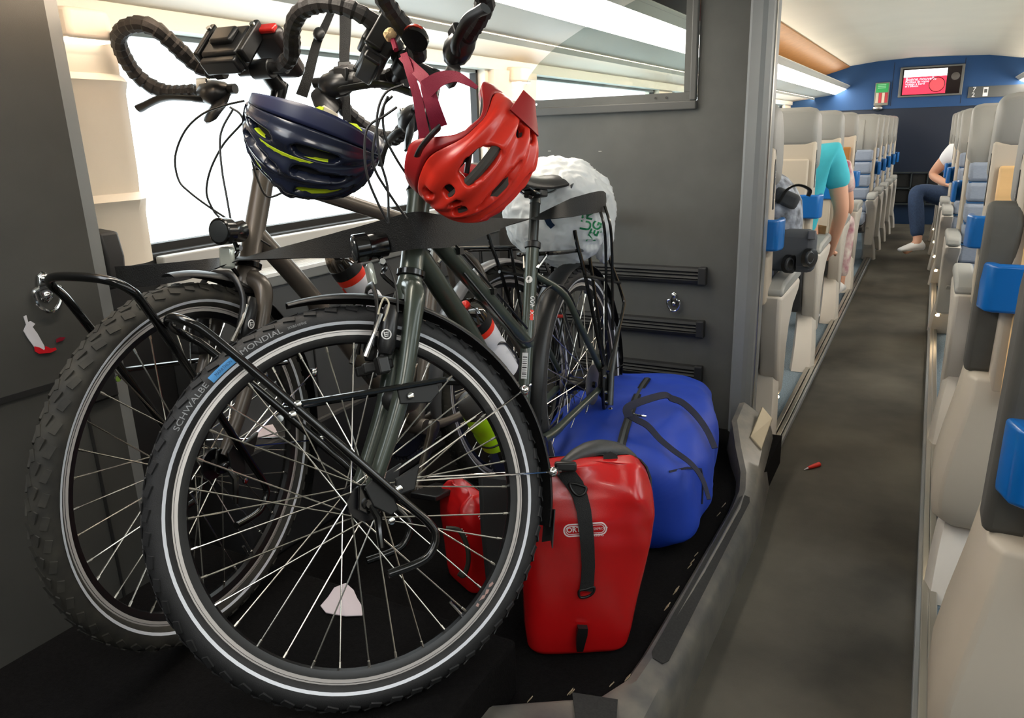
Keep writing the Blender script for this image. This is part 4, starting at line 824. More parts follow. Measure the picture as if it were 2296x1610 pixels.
    pl = [(0.02, 0.59), (0.03, 0.42), (0.07, 0.28), (0.13, 0.175), (0.17, 0.15), (0.20, 0.165), (0.215, 0.24), (0.225, 0.34), (0.26, 0.43), (0.34, 0.505), (0.47, 0.545), (0.51, 0.585)]
    if not up: sp = obj('side_panel', MB().loft([[V((X(x), 0.2 + (y - 0.2) * k, 0.45 + (z - 0.45) * k)) for y, z in pl] for x, k in ((-0.055, 0.93), (-0.045, 1.0), (0.0, 1.0), (0.02, 0.98))]), SHELL2, root, local=True, bevel=0.006)
    lg = [V((X(0.02), 0.20, 0.33)), V((X(0.0), 0.12, 0.24)), V((X(-0.015), 0.02, 0.12)), V((X(-0.02), -0.05, 0.0))]
    lg = spline(lg, 5); obj('leg', MB().loft([[p + V((X(a) * (0.8 + 0.3 * i / 15), c * (0.8 + 0.3 * i / 15), 0)) for a, c in ((-0.04, -0.05), (0.04, -0.05), (0.055, 0.0), (0.04, 0.05), (-0.04, 0.05), (-0.055, 0.0))] for i, p in enumerate(lg)]), SHELL2, root, local=True, ang=60)
    if light:
        obj('floor_light', MB().lathe((X(-0.04), 0.165, 0.148), (0, 0, -1), [(0, 0.010), (0.006, 0.011), (0.010, 0.006)], 12), LED, root, local=True)
    return root
P1 = build_seat('aisle seat with beige shell and closed beige tray, first left row behind the grey partition', sx=-1)
def put(src, x, y, face, label):
    o = copy_tree(src) if src['used'] else src
    src['used'] = 1
    o.matrix_world = M4.Translation((x, y, FZ)) @ M4.Rotation(0 if face > 0 else math.pi, 4, 'Z')
    FR[o.name] = o.matrix_world.copy(); o['label'] = label; return o
for p in (P1,): p['used'] = 0
LX = -0.50
put(P1, LX, 2.93, 1, 'aisle seat seen from behind, first of the left row, with the grey backpack on it')
put(P1, LX, 4.05, 1, 'aisle seat seen from behind, second of the left row, turquoise shirt beside it')
put(P1, LX, 5.16, 1, 'aisle seat seen from behind, third of the left row, its passenger in white floral cloth')
for k, (x, y) in enumerate(((-1.03, 2.93), (-1.03, 4.05), (-1.03, 5.16))):
    put(P1, x, y, 1, 'window seat seen from behind, ' + ('first', 'second', 'third')[k] + ' of the left row, mostly hidden')
PW = build_seat('x', sx=-1, tray=WOOD, num='47'); PW['used'] = 0
put(PW, LX, 6.2, 1, 'aisle seat seen from behind with brown wood tray, fourth of the left row')
PL = build_seat('x', sx=1, num='51', light=False); PL['used'] = 0     # turned round: grows away from the aisle on the left side
names5 = ['nearest of the left seats that face the camera, striped blue grey cushion in full view', 'second of the left seats facing the camera', 'third of the left seats facing the camera', 'fourth of the left seats facing the camera', 'farthest left seat facing the camera, by the navy end door']
for k, (x, y) in enumerate(((-0.447, 7.75), (-0.436, 8.39), (-0.424, 9.03), (-0.408, 9.67), (-0.395, 10.31))):
    put(PL, x, y, -1, names5[k])
put(PL, -0.98, 7.75, -1, 'window seat beside the nearest left seat that faces the camera')
# right of the aisle
PR = build_seat('x', sx=1, tray=WOODL, up=True, num='62'); PR['used'] = 0
RX = 0.183
r0 = put(PR, RX, 1.22, 1, 'seat nearest the camera at the right edge, dark raised armrest and beige base')
for c in r0.children:
    if c.name.startswith('grab_handle'): R0H = c
put(PR, RX, 2.12, 1, 'second right seat, raised dark grey armrest with a blue handle behind it')
R0H.location.z -= 0.085
PR2 = build_seat('x', sx=1, tray=WOODL, num='65'); PR2['used'] = 0
put(PR2, RX, 3.20, 1, 'right seat seen from behind with pale wood tray table')
PR3 = build_seat('x', sx=-1, num='71'); PR3['used'] = 0
namesr = ['right seat facing the camera with striped cushion and glossy head cushion, nearest of those', 'second right seat facing the camera', 'third right seat facing the camera', 'fourth right seat facing the camera, its passenger in a white shirt', 'farthest right seat facing the camera']
for k, (x, y) in enumerate(((0.165, 5.05), (0.155, 6.6), (0.145, 7.3), (0.14, 8.2), (0.135, 9.2))):
    put(PR3, x, y, -1, namesr[k])
put(PR2, 0.71, 3.20, 1, 'window seat on the right beside the pale wood tray seat'); put(PR3, 0.70, 5.05, -1, 'window seat beside the nearest right seat facing the camera')
# ---------------------------------------------------------------- screens and signs on the blue end wall
def ewp(x0, x1, z0, z1, d, name, material, par=None, bevel=0): return obj(name, MB().box(((x0 + x1) / 2, YE - d / 2, (z0 + z1) / 2), (x1 - x0, d, z1 - z0)), material, par, smooth=False, bevel=bevel)
s0, s1 = at(2020, 152, y=YE), at(2156, 213, y=YE)
sc = empty('information_screen', ((s0.x + s1.x) / 2, YE, s1.z), 'information screen with red and white picture on the blue end wall', 'screen')
ewp(s0.x, s1.x, s1.z, s0.z, 0.05, 'housing', mat('screen_grey_frame', '#6b6b66', 0.4), sc, 0.008)
ewp(s0.x + 0.03, s1.x - 0.03, s1.z + 0.02, s0.z - 0.02, 0.054, 'glass', mat('screen_black', '#1b0f10', 0.1), sc)
w = s1.x - s0.x; h = s0.z - s1.z
ewp(s0.x + 0.045, s0.x + w * 0.74, s1.z + 0.03, s1.z + h * 0.66, 0.057, 'red_picture', mat('screen_red', '#d92b45', 0.5, emit=1.0), sc)
ewp(s0.x + 0.045, s0.x + w * 0.74, s1.z + h * 0.66, s0.z - 0.035, 0.057, 'white_picture', mat('screen_white', '#ffffff', 0.5, emit=1.3), sc)
cx, cz = s0.x + w * 0.60, s1.z + h * 0.38
obj('picture_disc', MB().lathe((cx, YE - 0.057, cz), (0, -1, 0), [(0, h * 0.23), (0.001, h * 0.23)], 24), mat('screen_disc', '#e04048', 0.5, emit=0.9), sc)
obj('picture_ring', MB().torus((cx, YE - 0.0585, cz), (0, 1, 0), h * 0.235, 0.005, 28, 6), mat('screen_dark_ring', '#5a0d1c', 0.5), sc)
SW = mat('screen_lettering', '#ffd8e4', 0.5, emit=1.0)
for k, (zz, ln, sz) in enumerate(((0.585, 'Bonne nouvelle', 0.052), (0.50, 'Profitez de votre', 0.036), (0.43, 'voyage a bord', 0.036), (0.36, 'et a bientot', 0.030))):
    vs, fs = text2d(ln, sz); x0 = min(v.x for v in vs); obj('screen_lettering', MB().add([V((s0.x + 0.07 + v.x - x0, YE - 0.0585, s1.z + h * zz + v.y)) for v in vs], fs), SW, sc, smooth=False)
obj('speaker_button', MB().lathe((s0.x + w * 0.87, YE - 0.054, s1.z + h * 0.62), (0, -1, 0), [(0, 0.045), (0.006, 0.042), (0.008, 0.03)], 18), mat('screen_button', '#5c5650', 0.4), sc)
g0, g1 = at(1964, 186, y=YE), at(1991, 236, y=YE)
sg = empty('emergency_box', ((g0.x + g1.x) / 2, YE, g1.z), 'small wall box with green sign above red and white handle, left of the screen', 'sign')
ewp(g0.x, g1.x, g1.z, g0.z, 0.04, 'housing', mat('box_grey', '#7c7a70', 0.4), sg, 0.006)
gm = (g0.z + g1.z) / 2 + 0.01
ewp(g0.x + 0.012, g1.x - 0.012, gm + 0.01, g0.z - 0.012, 0.044, 'green_sign', mat('sign_green', '#2ea95a', 0.5), sg)
for k, zz in enumerate((0.75, 0.6, 0.45)): ewp(g0.x + 0.03, g0.x + 0.12, gm + (g0.z - gm) * zz, gm + (g0.z - gm) * zz + 0.008, 0.046, 'sign_line', mat('sign_pale', '#8fd6a4', 0.5), sg)
for k, c in enumerate(('#c9bda9', '#c23a45', '#dccdb5', '#b9343f')): ewp(g0.x + 0.016 + k * 0.034, g0.x + 0.046 + k * 0.034, g1.z + 0.03, gm + 0.004, 0.046, 'handle_stripe', mat('stripe%d' % k, c, 0.5), sg)
obj('release_knob', MB().ell(V(((g0.x + g1.x) / 2 - 0.03, YE - 0.03, g1.z - 0.03)), (V((0.06, 0, 0)), V((0, 0.03, 0)), V((0, 0, 0.035))), 14, 8), SILV, sg)
p0, p1 = at(2172, 195, y=YE), at(2300, 214, y=YE)
sn = empty('direction_sign', ((p0.x + p1.x) / 2, YE, p1.z), 'dark grey strip with white 7 2 and luggage symbols right of the screen', 'sign')
ewp(p0.x, p1.x + 0.3, p1.z, p0.z, 0.02, 'plate', mat('sign_grey', '#4d4f4e', 0.45), sn)
zc = (p0.z + p1.z) / 2
for ss, dx, dz in (('7', 0.06, 0.03), ('2', 0.055, -0.03)):
    vs, fs = text2d(ss, 0.07, bold=0.01); obj('sign_lettering', MB().add([V((p0.x + dx + v.x, YE - 0.0215, zc + dz + v.y)) for v in vs], fs), WHT, sn, smooth=False)
ewp(p0.x + 0.15, p0.x + 0.20, zc - 0.05, zc + 0.05, 0.023, 'symbol', WHT, sn); ewp(p0.x + 0.16, p0.x + 0.19, zc - 0.01, zc + 0.03, 0.025, 'symbol_inner', mat('sign_grey', '#4d4f4e'), sn)
# ---------------------------------------------------------------- passengers
SKIN = mat('skin', '#d9a58a', 0.5); SKIN2 = mat('skin_warm', '#a86a50', 0.5)
def skin_mesh(verts, edges, radii, sub=2):
    me = bpy.data.meshes.new('t'); me.from_pydata([tuple(v) for v in verts], edges, []); o = bpy.data.objects.new('t', me); COL.objects.link(o)
    o.modifiers.new('s', 'SKIN'); sm_ = o.modifiers.new('u', 'SUBSURF'); sm_.levels = sub
    lay = me.skin_vertices[0].data if me.skin_vertices else None
    if lay is None:
        bm = bmesh.new(); bm.from_mesh(me); bm.verts.layers.skin.verify(); bm.to_mesh(me); bm.free(); lay = me.skin_vertices[0].data
    for i, r in enumerate(radii): lay[i].radius = (r, r) if not isinstance(r, tuple) else r; lay[i].use_root = (i == 0)
    ev = o.evaluated_get(bpy.context.evaluated_depsgraph_get()); mm = ev.to_mesh()
    mb = MB().add([v.co.copy() for v in mm.vertices], [tuple(p.vertices) for p in mm.polygons]); ev.to_mesh_clear(); bpy.data.objects.remove(o); bpy.data.meshes.remove(me); return mb
def person(label, base, face, J, skin, shirt, legs, hair, shoe=None, shorts=False):
    """J: joint positions in a frame with origin on the carpet below the seat back, +y the way the person faces"""
    mw = M4.Translation((base[0], base[1], FZ)) @ M4.Rotation(0 if face > 0 else math.pi, 4, 'Z')
    root = empty('person', mw, label, 'person')
    n = {k: V(v) for k, v in J.items()}
    order = ['pelvis', 'waist', 'chest', 'neck', 'head0', 'shl', 'ell', 'wrl', 'hal', 'shr', 'elr', 'wrr', 'har', 'hil', 'knl', 'anl', 'tol', 'hir', 'knr', 'anr', 'tor']
    rad = dict(pelvis=.15, waist=.135, chest=.15, neck=.058, head0=.06, shl=.075, ell=.045, wrl=.032, hal=.034, shr=.075, elr=.045, wrr=.032, har=.034, hil=.095, knl=.06, anl=.042, tol=.035, hir=.095, knr=.06, anr=.042, tor=.035)
    ed = [('pelvis', 'waist'), ('waist', 'chest'), ('chest', 'neck'), ('neck', 'head0'), ('chest', 'shl'), ('shl', 'ell'), ('ell', 'wrl'), ('wrl', 'hal'), ('chest', 'shr'), ('shr', 'elr'), ('elr', 'wrr'), ('wrr', 'har'), ('pelvis', 'hil'), ('hil', 'knl'), ('knl', 'anl'), ('anl', 'tol'), ('pelvis', 'hir'), ('hir', 'knr'), ('knr', 'anr'), ('anr', 'tor')]
    ix = {k: i for i, k in enumerate(order)}
    body = obj('body', skin_mesh([n[k] for k in order], [(ix[a], ix[c]) for a, c in ed], [rad[k] * 0.92 for k in order]), skin, root, local=True, ang=180)
    hc = n['head0'] + V((0, 0.015, 0.09))
    hd = MB()
    rings = []
    for t, w, d0, d1 in ((-0.115, 0.03, -0.01, 0.06), (-0.095, 0.05, -0.045, 0.085), (-0.05, 0.064, -0.075, 0.09), (0.0, 0.072, -0.09, 0.092), (0.05, 0.072, -0.095, 0.088), (0.09, 0.058, -0.08, 0.065), (0.115, 0.03, -0.045, 0.03)):
        rings.append([hc + V((w * math.cos(q), (d0 + d1) / 2 + (d1 - d0) / 2 * math.sin(q), t)) for q in [2 * math.pi * i / 16 for i in range(16)]])
    hb = obj('head', hd.loft(rings), skin, root, local=True, ang=180, sub=1)
    obj('nose', MB().loft([[hc + V((x, 0.085 + y, z)) for x, y, z in ((-0.008, 0, 0.02), (0.008, 0, 0.02), (0.0, 0.006, 0.02))], [hc + V((x, 0.085 + y, z)) for x, y, z in ((-0.016, 0, -0.03), (0.016, 0, -0.03), (0.0, 0.026, -0.025))]]), skin, hb, local=True)
    for sx_ in (-1, 1):
        obj('eye', MB().ell(hc + V((sx_ * 0.03, 0.083, 0.012)), (V((0.012, 0, 0)), V((0, 0.008, 0)), V((0, 0, 0.006))), 10, 6), WHT, hb, local=True)
        obj('ear', MB().ell(hc + V((sx_ * 0.074, -0.005, 0.0)), (V((0.010, 0, 0)), V((0, 0.018, 0)), V((0, 0, 0.03))), 10, 8), skin, hb, local=True)
    obj('mouth', MB().ell(hc + V((0, 0.083, -0.058)), (V((0.024, 0, 0)), V((0, 0.006, 0)), V((0, 0, 0.006))), 10, 6), mat('lips', '#a85c50', 0.5), hb, local=True)
    hr = MB().loft([[hc + V((w * 1.10 * math.cos(q), (d0 + d1) / 2 - 0.012 + (d1 - d0) / 2 * 1.06 * math.sin(q), t + 0.006)) for q in [2 * math.pi * i / 16 for i in range(16)]] for t, w, d0, d1 in ((-0.05, 0.05, -0.085, 0.0), (0.0, 0.068, -0.098, 0.01), (0.05, 0.073, -0.10, 0.085), (0.09, 0.062, -0.088, 0.072), (0.118, 0.034, -0.05, 0.035))])
    obj('hair', hr, hair, root, local=True, ang=180)
    for hn, wn in (('hal', 'wrl'), ('har', 'wrr')):
        d = (n[hn] - n[wn]).normalized(); sd = d.cross(V((0, 0, 1))); sd = sd.normalized() if sd.length > .1 else V((1, 0, 0)); up_ = sd.cross(d)
        for k in range(4):
            b0 = n[hn] + sd * (0.026 - 0.0175 * k) + d * 0.01; L_ = (0.062, 0.075, 0.07, 0.052)[k]
            obj('finger', MB().tube([b0, b0 + d * L_ * 0.5 - up_ * 0.004, b0 + d * L_ * 0.85 - up_ * 0.02, b0 + d * L_ - up_ * 0.034], [0.0095, 0.009, 0.008, 0.006], 8), skin, body, local=True)
        b0 = n[wn].lerp(n[hn], 0.35) + sd * 0.028
        obj('thumb', MB().tube([b0, b0 + sd * 0.022 + d * 0.03, b0 + sd * 0.026 + d * 0.058 - up_ * 0.01], [0.012, 0.0105, 0.007], 8), skin, body, local=True)
    sk = ['pelvis', 'waist', 'chest', 'shl', 'l2', 'shr', 'r2', 'nk']
    nn2 = dict(n); nn2['l2'] = n['shl'].lerp(n['ell'], 0.62); nn2['r2'] = n['shr'].lerp(n['elr'], 0.62); nn2['nk'] = n['chest'].lerp(n['neck'], 0.55)
    rr = [.158, .145, .16, .087, .068, .087, .068, .085]; e2 = [(0, 1), (1, 2), (2, 3), (3, 4), (2, 5), (5, 6), (2, 7)]
    obj('shirt', skin_mesh([nn2[k] for k in sk], e2, rr), shirt, root, local=True, ang=180)
    tk = ['pelvis', 'hil', 'knl', 'anl', 'hir', 'knr', 'anr']; nt_ = dict(n)
    for s_ in 'lr': nt_['an' + s_] = n['kn' + s_].lerp(n['an' + s_], 0.92)
    obj('trousers', skin_mesh([nt_[k] for k in tk], [(0, 1), (1, 2), (2, 3), (0, 4), (4, 5), (5, 6)], [.15, .105, .073, .056, .105, .073, .056]), legs, root, local=True, ang=180)
    for s_ in 'lr':
        a, t = n['an' + s_], n['to' + s_]; d = (t - a); d.z = 0; d.normalize(); sd = V((-d.y, d.x, 0))
        rings = [[a + d * y + sd * (w * math.cos(q)) + V((0, 0, z + hz * math.sin(q))) for q in [2 * math.pi * i / 10 for i in range(10)]] for y, w, z, hz in ((-0.06, 0.025, -0.035, 0.03), (-0.03, 0.036, -0.02, 0.045), (0.04, 0.042, -0.03, 0.04), (0.12, 0.045, -0.045, 0.025), (0.17, 0.028, -0.052, 0.015))]
        obj('shoe', MB().loft(rings), shoe or WHT, root, local=True, ang=180)
    return root
def seated(lean=0.0, armx=0.0):
    return dict(pelvis=(0, 0.30, 0.55), waist=(0, 0.29, 0.72), chest=(0, 0.30 + lean, 0.91), neck=(0, 0.34 + lean, 1.02), head0=(0, 0.37 + lean, 1.06), shl=(-0.19, 0.29 + lean, 0.99), ell=(-0.24 - armx, 0.34 + lean, 0.74), wrl=(-0.20 - armx, 0.55 + lean, 0.66), hal=(-0.18 - armx, 0.62 + lean, 0.66), shr=(0.19, 0.29 + lean, 0.99), elr=(0.24 + armx, 0.34 + lean, 0.74), wrr=(0.20 + armx, 0.55 + lean, 0.66), har=(0.18 + armx, 0.62 + lean, 0.66), hil=(-0.10, 0.40, 0.54), knl=(-0.12, 0.76, 0.54), anl=(-0.12, 0.78, 0.10), tol=(-0.12, 0.90, 0.04), hir=(0.10, 0.40, 0.54), knr=(0.12, 0.76, 0.54), anr=(0.12, 0.78, 0.10), tor=(0.12, 0.90, 0.04))
TURQ = mat('turquoise_cotton', '#3fb4c6', 0.85, noise=0.05, nscale=20)
JEAN = mat('blue_denim', '#2b3f5e', 0.85, noise=0.2, nscale=90)
J = seated(0.05); J['shr'] = (0.22, 0.33, 1.06); J['elr'] = (0.285, 0.36, 0.76); J['wrr'] = (0.225, 0.50, 0.52); J['har'] = (0.20, 0.57, 0.50)
for k in ('chest', 'neck', 'head0', 'waist'): v = V(J[k]); J[k] = (v.x + 0.045, v.y + 0.02, v.z + 0.02)
person('person in turquoise shirt leaning into the aisle, elbow out, seen from behind', (-0.685, 4.14), 1, J, SKIN, TURQ, mat('tan_cloth', '#8a6a45', 0.8), mat('brown_hair', '#3d2a1e', 0.7))
FLOR = mat('white_floral_cloth', '#efe9e0', 0.85, col2='#9c4a66', nscale=13, noise=0.02)
J = seated(0.06); J['shr'] = (0.24, 0.33, 0.93); J['elr'] = (0.30, 0.36, 0.66); J['wrr'] = (0.24, 0.55, 0.62); J['knr'] = (0.26, 0.78, 0.55); J['anr'] = (0.26, 0.66, 0.10); J['tor'] = (0.26, 0.78, 0.04)
person('person in white floral dress on the third left seat, seen from behind', (-0.76, 5.25), 1, J, SKIN, FLOR, FLOR, mat('dark_hair', '#2c2019', 0.7))
J = seated(0.0); J['shr'] = (0.22, 0.29, 0.96); J['elr'] = (0.36, 0.26, 0.76); J['wrr'] = (0.24, 0.46, 0.70); J['har'] = (0.18, 0.50, 0.69); J['hir'] = (0.13, 0.40, 0.56); J['knr'] = (0.47, 0.60, 0.66); J['anr'] = (0.40, 0.70, 0.22); J['tor'] = (0.50, 0.78, 0.14)
person('person in white shirt and jeans, knee out in the aisle, far on the right', (0.37, 8.10), -1, J, SKIN, mat('white_cotton', '#e9ecf3', 0.85), JEAN, mat('fair_hair', '#6b5138', 0.7))
J = seated(0.06)
for k in ('neck', 'head0'): v = V(J[k]); J[k] = (v.x - 0.05, v.y, v.z)
person('person at the right frame edge, only a sliver of face between the seat backs', (0.50, 2.17), 1, J, SKIN2, mat('grey_shirt', '#8f8a86', 0.8), JEAN, mat('dark_hair2', '#33241d', 0.7))
# ---------------------------------------------------------------- loose things
from mathutils.bvhtree import BVHTree
from mathutils import noise as NZ
def bvh_of(o):
    dg = bpy.context.evaluated_depsgraph_get(); ev = o.evaluated_get(dg); me = ev.to_mesh(); mw = FR[o.name]
    t = BVHTree.FromPolygons([mw @ v.co for v in me.vertices], [tuple(p.vertices) for p in me.polygons]); ev.to_mesh_clear(); return t
def on(t, px, py, off=0.002, D=1.5):
    d = (at(px, py, 1.0) - CAMP).normalized(); h = t.ray_cast(CAMP, d)
    if h[0] is None: return at(px, py, D), -d
    n = h[1] if h[1].dot(d) < 0 else -h[1]
    return h[0] + n * off, n
def surf_text(t, s, size, px, py, ang, material, parent, off=0.0015, bold=0.0, sx=1.0, D=1.5):
    vs, fs = text2d(s, 1.0, bold=bold); ca, sa_ = math.cos(R(ang)), math.sin(R(ang))
    out = [on(t, px + size * (v.x * sx * ca - v.y * sa_), py - size * (v.x * sx * sa_ + v.y * ca), off, D)[0] for v in vs]
    return obj('lettering', MB().add(out, fs), material, parent, smooth=False)
def surf_strip(t, pts, wpx, name, material, parent, off=0.003, th=0.002, D=1.5):
    P = [on(t, x, y, off, D) for x, y in pts]; k = len(P); mb = MB(); rg = []
    ws = wpx if isinstance(wpx, (list, tuple)) else [wpx] * k
    for i in range(k):
        a, c = P[max(0, i - 1)][0], P[min(k - 1, i + 1)][0]; tt = (c - a).normalized(); n = P[i][1]; w = tt.cross(n).normalized() * (ws[i] * (P[i][0] - CAMP).dot(cf) / F / 2)
        rg.append([P[i][0] - w, P[i][0] + w, P[i][0] + w + n * th, P[i][0] - w + n * th])
    return obj(name, mb.loft(rg), material, parent, ang=30)
LINER = mat('charcoal_liner', '#1b1c20', 0.85)
# ---- helmets: a vented shell over an ellipsoid, liner pads, straps
def helmet(name, label, c, ex, ez, a, b, h, vents, mats, pads, flare, hole=0):
    ez = (ez - ex * ez.dot(ex)).normalized(); ey = ez.cross(ex)
    Mx = M4.Identity(4)
    for i in range(3): Mx[i][0] = ex[i]; Mx[i][1] = ey[i]; Mx[i][2] = ez[i]; Mx[i][3] = c[i]
    root = empty(name, Mx, label, 'helmet')
    def P(al, be, k=1.0):
        A, Bt = R(al), R(be); x = a * math.sin(Bt) * k; y = b * math.cos(Bt) * math.sin(A) * k; z = h * math.cos(Bt) ** 0.8 * math.cos(A) * k
        e = max(0, (abs(al) - 55) / 45.0)
        z -= flare(be) * e * e
        return V((x, y, z))
    NA, NB = 80, 66; als = [-100 + 200 * i / NA for i in range(NA + 1)]; bes = [-84 + 168 * j / NB for j in range(NB + 1)]
    def shell(al0, al1, skip, k0=1.0):
        mb = MB(); idx = {}
        for i, al in enumerate(als):
            for j, be in enumerate(bes):
                bump = 1.0 + 0.045 * math.cos(R(al * 14.6)) * math.cos(R(be)) * (1 if abs(al) < 80 else 0)
                idx[i, j] = len(mb.v); mb.v.append(P(al, be, k0 * bump))
        for i in range(NA):
            for j in range(NB):
                am = (als[i] + als[i + 1]) / 2; bm_ = (bes[j] + bes[j + 1]) / 2
                if not (al0 <= abs(am) <= al1): continue
                if skip and any(abs(am - sg * v[0] - (v[4] if len(v) > 4 else 0) * (bm_ - v[1]) * sg) < v[2] * (1 - 0.35 * (abs(bm_ - v[1]) / v[3]) ** 2) and abs(bm_ - v[1]) < v[3] for v in vents for sg in ((1, -1) if v[0] else (1,))): continue
                mb.f.append((idx[i, j], idx[i + 1, j], idx[i + 1, j + 1], idx[i, j + 1]))
        return mb
    sb = shell(0, 88, True)
    bm = bmesh.new(); vv = [bm.verts.new(v) for v in sb.v]
    for f in sb.f: bm.faces.new([vv[i] for i in f])
    bmesh.ops.delete(bm, geom=[v for v in bm.verts if not v.link_faces], context='VERTS')
    for it in range(10):                       # round the stepped vent edges off
        mv = {}
        for v in bm.verts:
            nb_ = [e.other_vert(v).co for e in v.link_edges if e.is_boundary]
            if len(nb_) == 2: mv[v] = v.co.lerp((nb_[0] + nb_[1]) / 2, 0.5)
        for v, c_ in mv.items(): v.co = c_
    bm.verts.index_update(); sb = MB().add([v.co.copy() for v in bm.verts], [tuple(v.index for v in f.verts) for f in bm.faces]); bm.free()
    sh = obj('shell', sb, mats[0], root, local=True, ang=60)
    ln = MB(); nl = len(als); ok = {}
    for i, al in enumerate(als):
        for j, be in enumerate(bes): ok[i, j] = len(ln.v); ln.v.append(P(al, be, 0.855))
    for i in range(NA):
        for j in range(NB):
            am = (als[i] + als[i + 1]) / 2; bm_ = (bes[j] + bes[j + 1]) / 2
            if hole and abs(am - 0) > 38 and abs(am) < 66 and abs(bm_) < hole: continue
            if abs(am) < 96: ln.f.append((ok[i, j], ok[i + 1, j], ok[i + 1, j + 1], ok[i, j + 1]))
    obj('inner_liner', ln, LINER, root, local=True, ang=60)
    md = sh.modifiers.new('thick', 'SOLIDIFY'); md.thickness = -0.020; md.offset = 1; sh.modifiers.new('round', 'SUBSURF').render_levels = 2
    for m_ in sh.modifiers:
        if m_.type == 'SUBSURF': m_.levels = 1
    rb = obj('rim_band', shell(87, 101, False, 1.0), mats[1], root, local=True, ang=60)
    md = rb.modifiers.new('thick', 'SOLIDIFY'); md.thickness = -0.022; md.offset = 1
    for al, b0, b1, w in pads:
        mb = MB(); pts = [P(al, b0 + (b1 - b0) * i / 10, 0.875) for i in range(11)]; mb.tube(pts, w, 8, flat=0.9, up=(0, 0, 1)); obj('pad', mb, mats[2], root, local=True)
    rgp = [P(97, -80 + 16 * i, 0.93) for i in range(11)] + [P(-97, 80 - 16 * i, 0.93) for i in range(11)]
    obj('head_ring', MB().tube(rgp, 0.007, 6, closed=True, flat=0.5), BLK, root, local=True)
    return root, P, Mx
NAVYH = mat('navy_helmet_shell', '#20263a', 0.25, coat=0.5); NAVYB = mat('silver_navy_rim', '#252b4a', 0.35)
YEL = mat('neon_yellow_pad', '#c9e01f', 0.7); REDH = mat('red_helmet_shell', '#e23323', 0.30, coat=0.15); REDD = mat('dark_red_helmet_rim', '#a31d20', 0.4)
exb = cv(-0.90, -0.43, 0.10)
vb = [(0, -30, 7, 28), (0, 36, 7, 26), (25, -36, 7, 27, 0.12), (25, 28, 7, 27, 0.12), (49, -34, 7, 26, 0.12), (49, 26, 7, 26, 0.12), (70, -26, 5, 22), (70, 30, 5, 20)]
hb, Pb, Mb = helmet('cycling_helmet', 'dark navy ribbed helmet hung upside down on the rear bicycle, yellow pads inside', at(708, 288, 1.47), exb, cv(-0.40, 0.90, 0.20), 0.136, 0.108, 0.140, vb, (NAVYH, NAVYB, YEL), [(20, -60, 55, 0.012), (-20, -60, 55, 0.012), (60, -40, 40, 0.011), (-60, -40, 40, 0.011)], lambda be: 0.008 - 0.010 * math.sin(R(be * 2)))
fb = obj('front_cap', MB().loft([[Pb(al, be, 1.035) for al in [-80 + 10 * i for i in range(17)]] + [Pb(al, be, 1.0) for al in [80 - 10 * i for i in range(17)]] for be in (66, 74, 82)]), mat('silver_grey_shell', '#8d8b90', 0.3, 0.3), hb, local=True, ang=60)
YF = mat('grey_strap_lining', '#a9a294', 0.8)
obj('liner_fold', MB().loft([[Mb.inverted() @ at(x, y, 1.47 + dz) for x, y in ring] for ring, dz in (([(700, 262), (722, 238), (752, 252), (765, 288), (730, 300)], 0.03), ([(705, 258), (727, 236), (757, 255), (768, 290), (735, 302)], 0.05))]), YF, hb, local=True, ang=60)
obj('liner_fold', MB().loft([[Mb.inverted() @ at(x, y, 1.46 + dz) for x, y in ring] for ring, dz in (([(698, 268), (703, 244), (716, 238), (726, 240), (716, 266)], 0.0), ([(700, 266), (706, 244), (718, 239), (727, 242), (718, 266)], 0.03))]), YEL, hb, local=True, ang=60)
obj('liner_fold', MB().loft([[Mb.inverted() @ at(x, y, 1.44 + dz) for x, y in ring] for ring, dz in (([(768, 292), (778, 274), (800, 278), (812, 292), (808, 310), (790, 306)], 0.0), ([(770, 292), (780, 276), (802, 280), (812, 294), (808, 310), (792, 306)], 0.03))]), YEL, hb, local=True, ang=60)
exr = cv(0.66, -0.74, -0.20)
vr = [(54, 0, 12, 20, -0.12), (24, -4, 5.5, 30), (0, -8, 5, 30), (60, -38, 5, 8), (45, -44, 5, 9), (32, -48, 5, 11), (38, 50, 5.5, 9), (10, 55, 5, 9), (74, -58, 7, 7), (14, -58, 5, 9)]
hr_, Pr, Mr = helmet('cycling_helmet', 'bright red mountain bike helmet with visor hanging on the nearest bicycle', at(1052, 342, 1.36), exr, cv(0.72, 0.60, -0.26), 0.118, 0.095, 0.122, vr, (REDH, REDD, mat('grey_helmet_pad', '#4a4742', 0.8)), [(15, -55, 55, 0.012), (-15, -55, 55, 0.012), (50, -50, 45, 0.010), (-50, -50, 45, 0.010)], lambda be: -0.036 + 0.072 * (lambda t: t * t * (3 - 2 * t))(max(0.0, min(1.0, (abs(be - 20) - 6) / 44.0))), 20)
obj('visor', MB().loft([[Pr(al, be, k) + V((dx, 0, 0)) for al in [-64 + 8 * i for i in range(17)]] + [Pr(al, be, k - 0.022) + V((dx, 0, 0)) for al in [64 - 8 * i for i in range(17)]] for be, k, dx in ((56, 1.045, 0), (64, 1.06, 0.002), (72, 1.07, 0.008), (79, 1.08, 0.018))]), REDD, hr_, local=True, ang=60)
obj('vent_bridge', MB().tube(spline([Mr.inverted() @ at(x, y, d) for x, y, d in ((1050, 298, 1.30), (1054, 330, 1.285), (1050, 362, 1.285), (1046, 388, 1.29))], 5), 0.011, 8, flat=0.45), mat('black_bridge', '#1b1c1d', 0.35), hr_, local=True)
STR = mat('magenta_red_strap', '#8c1034', 0.7, bump=0.3, bscale=500)
